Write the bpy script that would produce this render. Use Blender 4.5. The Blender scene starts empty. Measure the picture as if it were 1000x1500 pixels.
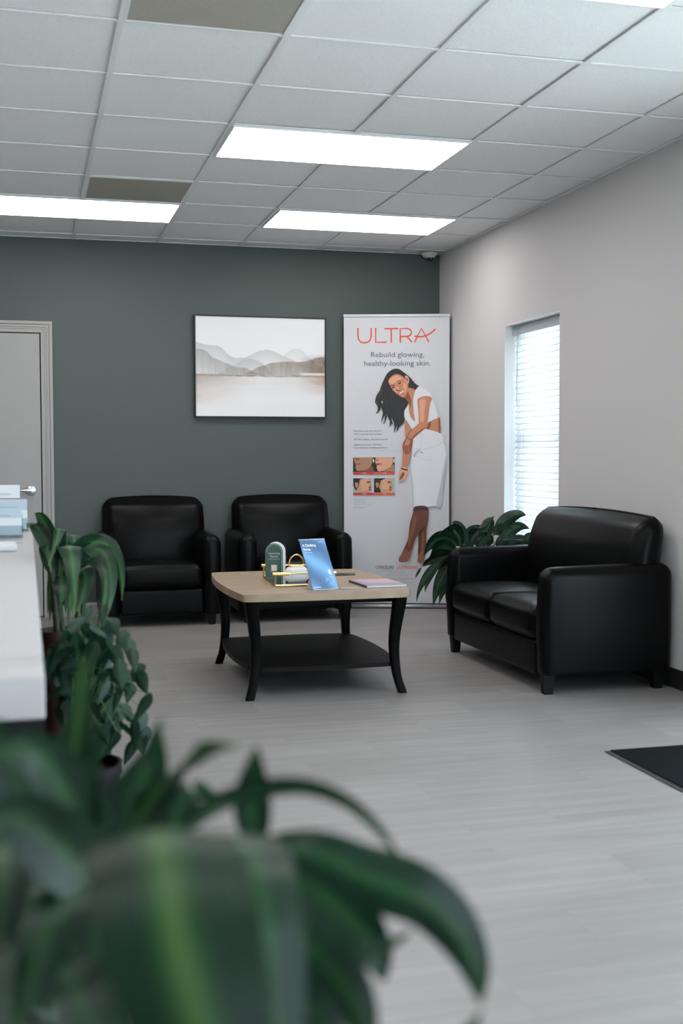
import bpy, bmesh, math, random
from mathutils import Vector, Matrix, Euler
random.seed(11)
PI = math.pi
scene = bpy.context.scene
COL = scene.collection

# ------------------------------------------------------------------ camera, world, lights, exposure
H = 1.185
CAM_POS = Vector((0, 0, H))
FPX, YAW, PITCH, ROLL = 1731.26, 0.2602, -0.049, -0.0017
Fv = Vector((math.sin(YAW)*math.cos(PITCH), math.cos(YAW)*math.cos(PITCH), math.sin(PITCH)))
Rv = Vector((math.cos(YAW), -math.sin(YAW), 0)); Uv = Rv.cross(Fv)
Rr = Rv*math.cos(ROLL) + Uv*math.sin(ROLL); Ur = -Rv*math.sin(ROLL) + Uv*math.cos(ROLL)
cd = bpy.data.cameras.new('camera'); cam = bpy.data.objects.new('camera', cd); COL.objects.link(cam)
m3 = Matrix((Rr, Ur, -Fv)).transposed()
cam.matrix_world = Matrix.Translation(CAM_POS) @ m3.to_4x4()
cd.sensor_fit = 'HORIZONTAL'; cd.sensor_width = 24.0; cd.lens = FPX/1000*24.0
cd.clip_start = 0.02; cd.clip_end = 100
cd.dof.use_dof = True; cd.dof.focus_distance = 7.6; cd.dof.aperture_fstop = 2.8
scene.camera = cam

world = bpy.data.worlds.new('world'); scene.world = world; world.use_nodes = True
bg = world.node_tree.nodes['Background']; bg.inputs[0].default_value = (0.78, 0.89, 1.0, 1); bg.inputs[1].default_value = 4.6
scene.view_settings.view_transform = 'Standard'; scene.view_settings.look = 'None'
scene.view_settings.exposure = 0.78; scene.view_settings.gamma = 1.0; scene.view_settings.use_curve_mapping = False
PANEL_STRENGTH = 4.8
try:
    scene.cycles.use_denoising = True
    scene.cycles.max_bounces = 10; scene.cycles.diffuse_bounces = 6
except Exception: pass

XL, XR, YF, YB, CEIL = -3.3, 3.1525, -2.2, 8.84, 2.741
WY0, WY1, WZ0, WZ1 = 6.662, 7.524, 0.52, 2.055          # window opening in the right wall
DY0, DY1, DZ1 = -0.55, 4.45, 2.45                         # unseen glass entrance, glazing widened to brighten the ceiling
def portal(name, y0, y1, z0, z1, x):
    l = bpy.data.lights.new(name, 'AREA'); l.shape = 'RECTANGLE'; l.size = z1-z0; l.size_y = y1-y0
    l.cycles.is_portal = True
    o = bpy.data.objects.new(name, l); COL.objects.link(o); o.location = (x, (y0+y1)/2, (z0+z1)/2)
    o.rotation_euler = (0, PI/2, 0)
portal('window_portal', WY0, WY1, WZ0, WZ1, XR+0.22)
portal('entrance_portal', DY0, DY1, 0, DZ1, XR+0.22)
FX0, FX1, FZ0, FZ1 = 0.2, 2.9, .25, 2.45                  # unseen glazing added behind the viewpoint to brighten the ceiling
l = bpy.data.lights.new('front_portal', 'AREA'); l.shape = 'RECTANGLE'; l.size = FX1-FX0; l.size_y = FZ1-FZ0; l.cycles.is_portal = True
o = bpy.data.objects.new('front_portal', l); COL.objects.link(o); o.location = ((FX0+FX1)/2, YF-.22, (FZ0+FZ1)/2); o.rotation_euler = (PI/2, 0, 0); o.rotation_euler.z = 0; o.rotation_euler.x = PI/2
sun = bpy.data.lights.new('sun', 'SUN'); sun.energy = 14; sun.color = (1, .97, .92); sun.angle = math.radians(.6)
o = bpy.data.objects.new('sun', sun); COL.objects.link(o); o.rotation_euler = (math.radians(35), math.radians(-38), 0)   # high, from behind the building: lights the pavement only

# ------------------------------------------------------------------ materials
def nt(name):
    m = bpy.data.materials.new(name); m.use_nodes = True
    t = m.node_tree; return m, t, t.nodes['Principled BSDF']
def mat(name, col, rough=0.5, metal=0.0, spec=0.5, coat=0.0, bump=None, var=None, emit=None, sheen=0.0):
    m, t, b = nt(name)
    b.inputs['Base Color'].default_value = (*col, 1); b.inputs['Roughness'].default_value = rough
    b.inputs['Metallic'].default_value = metal; b.inputs['Specular IOR Level'].default_value = spec
    b.inputs['Coat Weight'].default_value = coat; b.inputs['Sheen Weight'].default_value = sheen
    tc = t.nodes.new('ShaderNodeTexCoord')
    if var:
        sc, amt = var
        n = t.nodes.new('ShaderNodeTexNoise'); n.inputs['Scale'].default_value = sc; n.inputs['Detail'].default_value = 4
        t.links.new(tc.outputs['Object'], n.inputs['Vector'])
        r = t.nodes.new('ShaderNodeMapRange'); r.inputs[1].default_value = .3; r.inputs[2].default_value = .7
        r.inputs[3].default_value = 1-amt; r.inputs[4].default_value = 1+amt
        t.links.new(n.outputs['Fac'], r.inputs[0])
        v = t.nodes.new('ShaderNodeVectorMath'); v.operation = 'SCALE'; v.inputs[0].default_value = col
        t.links.new(r.outputs[0], v.inputs['Scale']); t.links.new(v.outputs[0], b.inputs['Base Color'])
    if bump:
        sc, st = bump
        n = t.nodes.new('ShaderNodeTexNoise'); n.inputs['Scale'].default_value = sc; n.inputs['Detail'].default_value = 3
        t.links.new(tc.outputs['Object'], n.inputs['Vector'])
        bp = t.nodes.new('ShaderNodeBump'); bp.inputs['Strength'].default_value = st; bp.inputs['Distance'].default_value = .01
        t.links.new(n.outputs['Fac'], bp.inputs['Height']); t.links.new(bp.outputs[0], b.inputs['Normal'])
    if emit:
        b.inputs['Emission Color'].default_value = (*emit[0], 1); b.inputs['Emission Strength'].default_value = emit[1]
    return m
def glassy(name, tint=(1, 1, 1), refl=0.08):
    m, t, b = nt(name); t.nodes.remove(b); out = t.nodes['Material Output']
    tr = t.nodes.new('ShaderNodeBsdfTransparent'); tr.inputs[0].default_value = (*tint, 1)
    g = t.nodes.new('ShaderNodeBsdfGlossy'); g.inputs['Roughness'].default_value = .05
    mx = t.nodes.new('ShaderNodeMixShader'); mx.inputs[0].default_value = refl
    t.links.new(tr.outputs[0], mx.inputs[1]); t.links.new(g.outputs[0], mx.inputs[2]); t.links.new(mx.outputs[0], out.inputs[0])
    return m
M = {}
M['green_wall'] = mat('green_wall_paint', (0.080, 0.100, 0.093), .55, bump=(180, .03), spec=.35)
M['grey_wall'] = mat('grey_wall_paint', (0.58, 0.56, 0.558), .6, bump=(180, .03), spec=.3)
M['trim'] = mat('grey_trim_paint', (0.35, 0.335, 0.32), .4)
M['door'] = mat('grey_door_paint', (0.34, 0.33, 0.32), .45)
M['gap'] = mat('dark_gap', (0.01, 0.01, 0.01), .9)
M['white'] = mat('white_paint', (0.8, 0.81, 0.82), .45)
M['grid'] = mat('ceiling_grid_metal', (0.80, 0.81, 0.82), .5)
M['chrome'] = mat('satin_chrome', (0.62, 0.63, 0.64), .28, 1.0)
M['gold'] = mat('polished_gold', (0.85, 0.56, 0.24), .25, 1.0)
M['leather'] = mat('black_leather', (0.0020, 0.0021, 0.0022), .33, spec=.115, bump=(260, .04))
M['blackwood'] = mat('black_stained_wood', (0.0012, 0.0012, 0.0012), .45, spec=.06, bump=(60, .04))
M['shelfwood'] = mat('black_shelf_wood', (0.004, 0.0036, 0.0034), .5, spec=.12, bump=(60, .04))
M['foot'] = mat('black_plastic_foot', (0.003, 0.003, 0.003), .5, spec=.2)
M['counter'] = mat('white_quartz', (0.40, 0.385, 0.39), .45, spec=.3, var=(30, .02))
M['darkpanel'] = mat('charcoal_laminate', (0.003, 0.0035, 0.0035), .5, spec=.1)
M['soil'] = mat('potting_soil', (0.02, 0.013, 0.009), .95, bump=(90, .6))
M['pot_black'] = mat('black_plastic_pot', (0.003, 0.003, 0.003), .5, spec=.2)
M['pot_brown'] = mat('brown_glazed_pot', (0.028, 0.011, 0.007), .45, var=(9, .2))
M['pot_grey'] = mat('pale_grey_pot', (0.22, 0.25, 0.27), .35)
M['stem'] = mat('green_plant_stem', (0.05, 0.11, 0.03), .5)
M['cane'] = mat('brown_cane', (0.022, 0.024, 0.012), .7, bump=(70, .4))
M['mat_pile'] = mat('black_mat_pile', (0.006, 0.009, 0.010), .95, spec=.1, bump=(900, .8), sheen=.0)
M['mat_rubber'] = mat('grey_rubber_edge', (0.035, 0.030, 0.032), .55)
M['paper'] = mat('white_paper', (0.62, 0.64, 0.67), .6)
M['acrylic'] = glassy('clear_acrylic', (0.93, 0.96, 0.97), .12)
M['glass'] = glassy('window_glass', (0.93, 0.97, 0.97), .06)
M['alu'] = mat('dark_bronze_aluminium', (0.03, 0.03, 0.03), .4, .6)
M['ceramic'] = mat('white_ceramic', (0.72, 0.71, 0.70), .3)
M['camlens'] = mat('smoked_dome', (0.01, 0.012, 0.014), .1)
M['ivory'] = mat('ivory_plastic', (0.62, 0.60, 0.54), .4)
M['diffuser'] = mat('light_panel_diffuser', (0.9, 0.9, 0.9), .5, emit=((1.0, 0.985, 0.975), PANEL_STRENGTH))

def make_blind():
    m, t, b = nt('white_blind_slat'); out = t.nodes['Material Output']
    b.inputs['Base Color'].default_value = (0.86, 0.88, 0.9, 1); b.inputs['Roughness'].default_value = .4
    tl = t.nodes.new('ShaderNodeBsdfTranslucent'); tl.inputs[0].default_value = (0.95, 0.96, 0.97, 1)
    mx = t.nodes.new('ShaderNodeMixShader'); mx.inputs[0].default_value = .46
    t.links.new(b.outputs[0], mx.inputs[1]); t.links.new(tl.outputs[0], mx.inputs[2]); t.links.new(mx.outputs[0], out.inputs[0])
    return m
M['slat'] = make_blind()
def make_floor():
    m, t, b = nt('grey_wood_look_tile'); L = t.links
    tc = t.nodes.new('ShaderNodeTexCoord'); mp = t.nodes.new('ShaderNodeMapping')
    mp.inputs['Location'].default_value = (-1.335+.63*8, -2.85+.305*20, 0); L.new(tc.outputs['Object'], mp.inputs[0])
    br = t.nodes.new('ShaderNodeTexBrick'); L.new(mp.outputs[0], br.inputs['Vector'])
    br.inputs['Scale'].default_value = 1; br.inputs['Brick Width'].default_value = .63; br.inputs['Row Height'].default_value = .305
    br.inputs['Mortar Size'].default_value = .0016; br.inputs['Mortar Smooth'].default_value = .3; br.offset = .5
    br.inputs['Color1'].default_value = (0, 0, 0, 1); br.inputs['Color2'].default_value = (1, 1, 1, 1); br.inputs['Mortar'].default_value = (.5, .5, .5, 1)
    # streaks that run along x
    st = t.nodes.new('ShaderNodeMapping'); st.inputs['Scale'].default_value = (.9, 13, 1); L.new(tc.outputs['Object'], st.inputs[0])
    wob = t.nodes.new('ShaderNodeVectorMath'); wob.operation = 'ADD'; sc3 = t.nodes.new('ShaderNodeVectorMath'); sc3.operation = 'SCALE'; sc3.inputs['Scale'].default_value = 7
    L.new(br.outputs['Color'], sc3.inputs[0]); L.new(st.outputs[0], wob.inputs[0]); L.new(sc3.outputs[0], wob.inputs[1])
    n = t.nodes.new('ShaderNodeTexNoise'); n.inputs['Scale'].default_value = 1.6; n.inputs['Detail'].default_value = 6; n.inputs['Roughness'].default_value = .62
    L.new(wob.outputs[0], n.inputs['Vector'])
    cr = t.nodes.new('ShaderNodeValToRGB'); L.new(n.outputs['Fac'], cr.inputs[0])
    e = cr.color_ramp.elements; e[0].position = .22; e[0].color = (0.182, 0.166, 0.158, 1); e[1].position = .72; e[1].color = (0.265, 0.252, 0.245, 1)
    tone = t.nodes.new('ShaderNodeMix'); tone.data_type = 'RGBA'; tone.blend_type = 'MULTIPLY'; tone.inputs[0].default_value = 1
    mr = t.nodes.new('ShaderNodeMapRange'); mr.inputs[3].default_value = .93; mr.inputs[4].default_value = 1.05
    L.new(br.outputs['Color'], mr.inputs[0]); cmb = t.nodes.new('ShaderNodeCombineColor')
    for k in range(3): L.new(mr.outputs[0], cmb.inputs[k])
    L.new(cr.outputs[0], tone.inputs[6]); L.new(cmb.outputs[0], tone.inputs[7])
    gm = t.nodes.new('ShaderNodeMix'); gm.data_type = 'RGBA'; L.new(br.outputs['Fac'], gm.inputs[0])
    L.new(tone.outputs[2], gm.inputs[6]); gm.inputs[7].default_value = (0.20, 0.19, 0.18, 1)
    L.new(gm.outputs[2], b.inputs['Base Color']); b.inputs['Roughness'].default_value = .42; b.inputs['Specular IOR Level'].default_value = .5
    bp = t.nodes.new('ShaderNodeBump'); bp.inputs['Strength'].default_value = .12; bp.inputs['Distance'].default_value = .002
    L.new(n.outputs['Fac'], bp.inputs['Height']); L.new(bp.outputs[0], b.inputs['Normal'])
    return m
M['floor'] = make_floor()
def make_tile():
    m, t, b = nt('white_ceiling_tile'); L = t.links
    tc = t.nodes.new('ShaderNodeTexCoord'); n = t.nodes.new('ShaderNodeTexNoise'); n.inputs['Scale'].default_value = 190; n.inputs['Detail'].default_value = 2
    L.new(tc.outputs['Object'], n.inputs[0]); cr = t.nodes.new('ShaderNodeValToRGB'); L.new(n.outputs['Fac'], cr.inputs[0])
    e = cr.color_ramp.elements; e[0].position = .3; e[0].color = (0.72, 0.725, 0.73, 1); e[1].position = .46; e[1].color = (0.86, 0.865, 0.87, 1)
    L.new(cr.outputs[0], b.inputs['Base Color']); b.inputs['Roughness'].default_value = .9; b.inputs['Specular IOR Level'].default_value = .1
    return m
M['tile'] = make_tile()
def make_oak():
    m, t, b = nt('pale_oak_laminate'); L = t.links
    tc = t.nodes.new('ShaderNodeTexCoord'); mp = t.nodes.new('ShaderNodeMapping'); mp.inputs['Scale'].default_value = (2, 22, 6)
    L.new(tc.outputs['Object'], mp.inputs[0]); n = t.nodes.new('ShaderNodeTexNoise'); n.inputs['Scale'].default_value = 2.2; n.inputs['Detail'].default_value = 7
    L.new(mp.outputs[0], n.inputs[0]); cr = t.nodes.new('ShaderNodeValToRGB'); L.new(n.outputs['Fac'], cr.inputs[0])
    e = cr.color_ramp.elements; e[0].position = .25; e[0].color = (0.25, 0.175, 0.112, 1); e[1].position = .75; e[1].color = (0.37, 0.275, 0.185, 1)
    L.new(cr.outputs[0], b.inputs['Base Color']); b.inputs['Roughness'].default_value = .45
    return m
M['oak'] = make_oak()
def make_vent():
    m, t, b = nt('perforated_tan_metal'); L = t.links
    tc = t.nodes.new('ShaderNodeTexCoord'); v = t.nodes.new('ShaderNodeTexVoronoi'); v.inputs['Scale'].default_value = 110; v.inputs['Randomness'].default_value = 0
    L.new(tc.outputs['Object'], v.inputs['Vector']); cr = t.nodes.new('ShaderNodeValToRGB'); L.new(v.outputs['Distance'], cr.inputs[0])
    e = cr.color_ramp.elements; e[0].position = .3; e[0].color = (0.12, 0.11, 0.09, 1); e[1].position = .36; e[1].color = (0.46, 0.43, 0.37, 1)
    L.new(cr.outputs[0], b.inputs['Base Color']); b.inputs['Roughness'].default_value = .5
    return m
M['vent'] = make_vent()
def make_leaf(name, dark, light, vein, rough=.33, spec=.4, dry=.985):
    """glossy leaf: u across the blade, v along it; pale band by the midrib, finer veins, paler underside"""
    m, t, b = nt(name); L = t.links
    uv = t.nodes.new('ShaderNodeUVMap'); sp = t.nodes.new('ShaderNodeSeparateXYZ'); L.new(uv.outputs[0], sp.inputs[0])
    a = t.nodes.new('ShaderNodeMath'); a.operation = 'SUBTRACT'; a.inputs[1].default_value = .5; L.new(sp.outputs[0], a.inputs[0])
    ab = t.nodes.new('ShaderNodeMath'); ab.operation = 'ABSOLUTE'; L.new(a.outputs[0], ab.inputs[0])
    r = t.nodes.new('ShaderNodeValToRGB'); L.new(ab.outputs[0], r.inputs[0])
    e = r.color_ramp.elements; e[0].position = 0; e[0].color = (*vein, 1); e[1].position = .10; e[1].color = (*light, 1)
    x = e.new(.20); x.color = (*dark, 1)
    tc = t.nodes.new('ShaderNodeTexCoord'); n = t.nodes.new('ShaderNodeTexNoise'); n.inputs['Scale'].default_value = 9; L.new(tc.outputs['Object'], n.inputs[0])
    mr = t.nodes.new('ShaderNodeMapRange'); mr.inputs[1].default_value = .3; mr.inputs[2].default_value = .7; mr.inputs[3].default_value = .65; mr.inputs[4].default_value = 1.4; L.new(n.outputs['Fac'], mr.inputs[0])
    vm = t.nodes.new('ShaderNodeVectorMath'); vm.operation = 'SCALE'; L.new(r.outputs[0], vm.inputs[0]); L.new(mr.outputs[0], vm.inputs['Scale'])
    tip = t.nodes.new('ShaderNodeMath'); tip.operation = 'GREATER_THAN'; tip.inputs[1].default_value = dry; L.new(sp.outputs[1], tip.inputs[0])
    mx = t.nodes.new('ShaderNodeMix'); mx.data_type = 'RGBA'; L.new(tip.outputs[0], mx.inputs[0]); L.new(vm.outputs[0], mx.inputs[6]); mx.inputs[7].default_value = (0.30, 0.14, 0.04, 1)
    L.new(mx.outputs[2], b.inputs['Base Color'])
    b.inputs['Roughness'].default_value = rough; b.inputs['Specular IOR Level'].default_value = spec
    w = t.nodes.new('ShaderNodeMath'); w.operation = 'SINE'; ml = t.nodes.new('ShaderNodeMath'); ml.operation = 'MULTIPLY'; ml.inputs[1].default_value = 110
    L.new(sp.outputs[0], ml.inputs[0]); L.new(ml.outputs[0], w.inputs[0])
    bp = t.nodes.new('ShaderNodeBump'); bp.inputs['Strength'].default_value = .25; bp.inputs['Distance'].default_value = .0015; L.new(w.outputs[0], bp.inputs['Height']); L.new(bp.outputs[0], b.inputs['Normal'])
    tl = t.nodes.new('ShaderNodeBsdfTranslucent'); L.new(mx.outputs[2], tl.inputs[0])
    ms = t.nodes.new('ShaderNodeMixShader'); ms.inputs[0].default_value = .18; out = t.nodes['Material Output']
    L.new(b.outputs[0], ms.inputs[1]); L.new(tl.outputs[0], ms.inputs[2]); L.new(ms.outputs[0], out.inputs[0])
    return m
M['leaf_corn'] = make_leaf('corn_plant_leaf', (0.008, 0.036, 0.017), (0.016, 0.065, 0.024), (0.05, 0.12, 0.04), .36)
M['leaf_corn_big'] = make_leaf('striped_corn_plant_leaf', (0.004, 0.020, 0.009), (0.014, 0.050, 0.014), (0.048, 0.10, 0.028), .40, .25, .997)
M['leaf_corn_dark'] = make_leaf('broad_dark_corn_plant_leaf', (0.005, 0.026, 0.013), (0.010, 0.046, 0.018), (0.028, 0.085, 0.028), .36, .45, .99)
M['leaf_lily'] = make_leaf('peace_lily_leaf', (0.006, 0.028, 0.014), (0.008, 0.035, 0.017), (0.02, 0.07, 0.025), .34)
M['leaf_ivy'] = make_leaf('trailing_vine_leaf', (0.006, 0.030, 0.018), (0.009, 0.042, 0.022), (0.02, 0.07, 0.03), .4)

def make_canvas():
    """hazy watercolour of hills over a lake; x,z of the object run 0..1 over the canvas through its own size"""
    m, t, b = nt('watercolour_canvas'); L = t.links
    uv = t.nodes.new('ShaderNodeUVMap'); sp = t.nodes.new('ShaderNodeSeparateXYZ'); L.new(uv.outputs[0], sp.inputs[0])
    U, V = sp.outputs[0], sp.outputs[1]
    def math_(op, a, b_=None, clamp=False):
        n = t.nodes.new('ShaderNodeMath'); n.operation = op; n.use_clamp = clamp
        for i, s in enumerate((a, b_)):
            if s is None: continue
            if isinstance(s, (int, float)): n.inputs[i].default_value = s
            else: L.new(s, n.inputs[i])
        return n.outputs[0]
    def noise(sx, sy, det=5, rough=.6):
        mp = t.nodes.new('ShaderNodeMapping'); mp.inputs['Scale'].default_value = (sx, sy, 1); L.new(uv.outputs[0], mp.inputs[0])
        n = t.nodes.new('ShaderNodeTexNoise'); n.inputs['Scale'].default_value = 1; n.inputs['Detail'].default_value = det; n.inputs['Roughness'].default_value = rough
        L.new(mp.outputs[0], n.inputs[0]); return n.outputs['Fac']
    def curve(pts):
        n = t.nodes.new('ShaderNodeFloatCurve'); L.new(U, n.inputs['Value']); c = n.mapping.curves[0]
        c.points[0].location = pts[0]; c.points[-1].location = pts[-1]
        for p in pts[1:-1]: c.points.new(*p)
        n.mapping.update(); return n.outputs[0]
    def step(x, w):   # 1 where x > 0
        n = t.nodes.new('ShaderNodeMapRange'); n.interpolation_type = 'SMOOTHSTEP'; n.inputs[1].default_value = -w; n.inputs[2].default_value = w; L.new(x, n.inputs[0]); return n.outputs[0]
    def layer(base, fac, col):
        n = t.nodes.new('ShaderNodeMix'); n.data_type = 'RGBA'; L.new(fac, n.inputs[0])
        if isinstance(base, tuple): n.inputs[6].default_value = (*base, 1)
        else: L.new(base, n.inputs[6])
        n.inputs[7].default_value = (*col, 1); return n.outputs[2]
    above = step(math_('SUBTRACT', V, .425), .004)
    wig = math_('MULTIPLY', math_('SUBTRACT', noise(9, 3), .5), .035)
    def hill(base, pts, col, fade, top=1.0, w=.006, streak=None):
        d = math_('SUBTRACT', math_('ADD', curve(pts), wig), V)
        mask = math_('MULTIPLY', step(d, w), above)
        f = math_('SUBTRACT', top, math_('MULTIPLY', d, fade), True)
        if streak is not None: f = math_('MULTIPLY', f, streak, True)
        return layer(base, math_('MULTIPLY', mask, f, True), col)
    c = hill((0.80, 0.80, 0.81), [(0, .3), (.30, .52), (.42, .615), (.54, .67), (.65, .625), (.75, .575), (1, .45)], (0.55, 0.55, 0.55), 4.5, .85)
    c = hill(c, [(0, .35), (.60, .52), (.70, .65), (.79, .685), (.87, .60), (1, .45)], (0.60, 0.60, 0.60), 4, .55)
    c = hill(c, [(0, .745), (.08, .71), (.19, .69), (.27, .60), (.40, .585), (.52, .53), (.6, .42), (1, .3)], (0.50, 0.51, 0.52), 3.2, .8)
    st = math_('ADD', math_('MULTIPLY', noise(34, 3), .9), .4)
    c = hill(c, [(0, .665), (.06, .665), (.14, .59), (.28, .51), (.41, .475), (.5, .42), (1, .2)], (0.35, 0.335, 0.315), 1.6, .85, streak=st)
    c = hill(c, [(0, .2), (.38, .43), (.52, .52), (.67, .555), (.86, .57), (.94, .605), (1, .61)], (0.30, 0.245, 0.20), 1.2, .9, streak=st)
    # darker brown mass at the far right, white spit, shore line
    blob = math_('MULTIPLY', step(math_('SUBTRACT', U, .86), .12), math_('MULTIPLY', above, step(math_('SUBTRACT', .60, V), .05)))
    c = layer(c, math_('MULTIPLY', blob, math_('MULTIPLY', noise(20, 12), 1.5)), (0.20, 0.14, 0.10))
    spit = math_('MULTIPLY', step(math_('SUBTRACT', U, .80), .03), math_('MULTIPLY', step(math_('SUBTRACT', V, .415), .006), step(math_('SUBTRACT', .448, V), .006)))
    c = layer(c, spit, (0.70, 0.70, 0.70))
    wline = math_('ABSOLUTE', math_('SUBTRACT', math_('SUBTRACT', V, .414), math_('MULTIPLY', math_('SUBTRACT', noise(7, 1), .5), .03)))
    c = layer(c, math_('MULTIPLY', step(math_('SUBTRACT', .009, wline), .008), math_('MULTIPLY', noise(16, 2), 1.5), True), (0.07, 0.058, 0.05))
    below = math_('SUBTRACT', 1, above)
    depth = math_('SUBTRACT', .42, V)
    lft = math_('MULTIPLY', below, math_('MULTIPLY', math_('SUBTRACT', 1, math_('MULTIPLY', depth, 5.5), True), math_('SUBTRACT', 1, math_('MULTIPLY', U, 2.4), True)))
    c = layer(c, math_('MULTIPLY', lft, math_('ADD', noise(6, 14), .45)), (0.28, 0.21, 0.175))
    mid = math_('MULTIPLY', below, math_('SUBTRACT', 1, math_('MULTIPLY', depth, 4.2), True))
    c = layer(c, math_('MULTIPLY', mid, math_('MULTIPLY', noise(3, 16), .75)), (0.58, 0.50, 0.46))
    rgt = math_('MULTIPLY', below, math_('MULTIPLY', math_('SUBTRACT', 1, math_('MULTIPLY', depth, 4.6), True), math_('MULTIPLY', math_('SUBTRACT', U, .78, True), 5)))
    c = layer(c, math_('MULTIPLY', rgt, math_('MULTIPLY', noise(5, 16), 1.9)), (0.46, 0.30, 0.21))
    pk = math_('MULTIPLY', math_('SUBTRACT', 1, math_('MULTIPLY', U, 2.6), True), step(math_('SUBTRACT', .07, math_('ABSOLUTE', math_('SUBTRACT', V, .22))), .09))
    c = layer(c, math_('MULTIPLY', pk, math_('MULTIPLY', noise(5, 9), 1.4)), (0.60, 0.48, 0.44))
    L.new(c, b.inputs['Base Color']); b.inputs['Roughness'].default_value = .7; b.inputs['Specular IOR Level'].default_value = .2
    return m
M['canvas'] = make_canvas()
M['blackframe'] = mat('black_picture_frame', (0.012, 0.011, 0.010), .5)

# ------------------------------------------------------------------ mesh helpers
def new(): return bmesh.new()
def obj(name, bm, m, parent=None, smooth=True, loc=None, sharp=40):
    me = bpy.data.meshes.new(name); bmesh.ops.recalc_face_normals(bm, faces=bm.faces) if not getattr(obj, 'keep', False) else None
    bm.to_mesh(me); bm.free()
    for x in (m if isinstance(m, (list, tuple)) else [m]): me.materials.append(x)
    if smooth:
        me.polygons.foreach_set('use_smooth', [True]*len(me.polygons))
        me.set_sharp_from_angle(angle=math.radians(sharp))
    o = bpy.data.objects.new(name, me); COL.objects.link(o)
    if parent: o.parent = parent
    if loc: o.location = loc
    return o
def tag(o, label, cat, group=None, kind=None):
    o['label'] = label; o['category'] = cat
    if group: o['group'] = group
    if kind: o['kind'] = kind
    return o
def thing(name, label, cat, loc=(0, 0, 0), rz=0, group=None):
    o = bpy.data.objects.new(name, None); COL.objects.link(o); o.location = loc; o.rotation_euler = (0, 0, rz); o.empty_display_size = .1
    return tag(o, label, cat, group)
def struct(name, bm, m, parent=None, **k):
    o = obj(name, bm, m, parent, **k)
    if not parent: o['kind'] = 'structure'
    return o
def dup(root, loc, label):
    r = root.copy(); COL.objects.link(r); r.location = loc; r['label'] = label
    for ch in list(root.children):
        c = ch.copy(); COL.objects.link(c); c.parent = r
        for g in ch.children:
            d = g.copy(); COL.objects.link(d); d.parent = c
    return r
def box(bm, x0, x1, y0, y1, z0, z1, mi=0, bevel=0, seg=2):
    vs = [bm.verts.new((x, y, z)) for x in (x0, x1) for y in (y0, y1) for z in (z0, z1)]
    fs = [(0, 1, 3, 2), (4, 6, 7, 5), (0, 4, 5, 1), (2, 3, 7, 6), (0, 2, 6, 4), (1, 5, 7, 3)]
    out = [bm.faces.new([vs[i] for i in f]) for f in fs]
    for f in out: f.material_index = mi
    if bevel:
        es = list({e for f in out for e in f.edges})
        r = bmesh.ops.bevel(bm, geom=es, offset=bevel, segments=seg, profile=.5, affect='EDGES')
        for f in r['faces']: f.material_index = mi
    return vs
def soft_box(bm, c, s, r, puff=(0, 0, 0), n=10, fn=None, k=4, pe=.6):
    """rounded, optionally pillowed box: c centre, s full sizes, r edge radius, puff outward bulge per axis"""
    h = [x/2 for x in s]; r = min(r, min(h)*.999)
    def coords(hh):
        cs = [hh - r*(1-math.tan(PI/4*i/k)) for i in range(k, -1, -1)]  # outer -> inner
        inner = hh-r; pos = [ -x for x in cs] ; mid = [-inner + 2*inner*i/n for i in range(1, n)]
        return pos + mid + [-x for x in reversed(pos)]
    cx = [coords(v) for v in h]
    def pt(p):
        q = [max(-(h[i]-r), min(h[i]-r, p[i])) for i in range(3)]; d = Vector([p[i]-q[i] for i in range(3)])
        v = Vector(q) + (d.normalized()*r if d.length > 1e-9 else d)
        u = [p[i]/h[i] for i in range(3)]
        for i in range(3):
            if puff[i]:
                a, b = [j for j in range(3) if j != i]
                v[i] += math.copysign(puff[i], u[i])*abs(u[i])**3*max(0, 1-u[a]**2)**pe*max(0, 1-u[b]**2)**pe
        if fn: v = fn(v, u)
        return v + Vector(c)
    allv = []
    for ax in range(3):
        a, b = [j for j in range(3) if j != ax]
        for sgn in (-1, 1):
            g = []
            for x in cx[a]:
                row = []
                for y in cx[b]:
                    p = [0, 0, 0]; p[ax] = sgn*h[ax]; p[a] = x; p[b] = y
                    row.append(bm.verts.new(pt(p)))
                g.append(row); allv += row
            for i in range(len(g)-1):
                for j in range(len(g[0])-1): bm.faces.new((g[i][j], g[i+1][j], g[i+1][j+1], g[i][j+1]))
    bmesh.ops.remove_doubles(bm, verts=allv, dist=1e-5)
def tube(bm, pts, rad, n=8, caps=True, closed=False, mi=0):
    pts = [Vector(p) for p in pts]; N = len(pts); rads = rad if isinstance(rad, (list, tuple)) else [rad]*N
    rings = []; prev = None
    for i, p in enumerate(pts):
        a = pts[(i-1) % N] if (i or closed) else p; b = pts[(i+1) % N] if (i < N-1 or closed) else p
        t = (b-a).normalized()
        if prev is None:
            u = t.cross(Vector((0, 0, 1)));
            if u.length < 1e-3: u = t.cross(Vector((0, 1, 0)))
        else: u = prev - t*prev.dot(t)
        u.normalize(); w = t.cross(u); prev = u
        rings.append([bm.verts.new(p + (u*math.cos(2*PI*k/n) + w*math.sin(2*PI*k/n))*rads[i]) for k in range(n)])
    for i in range(N-1 + (1 if closed else 0)):
        A, B = rings[i], rings[(i+1) % N]
        for k in range(n):
            f = bm.faces.new((A[k], A[(k+1) % n], B[(k+1) % n], B[k])); f.material_index = mi
    if caps and not closed:
        bm.faces.new(list(reversed(rings[0]))).material_index = mi; bm.faces.new(rings[-1]).material_index = mi
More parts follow.
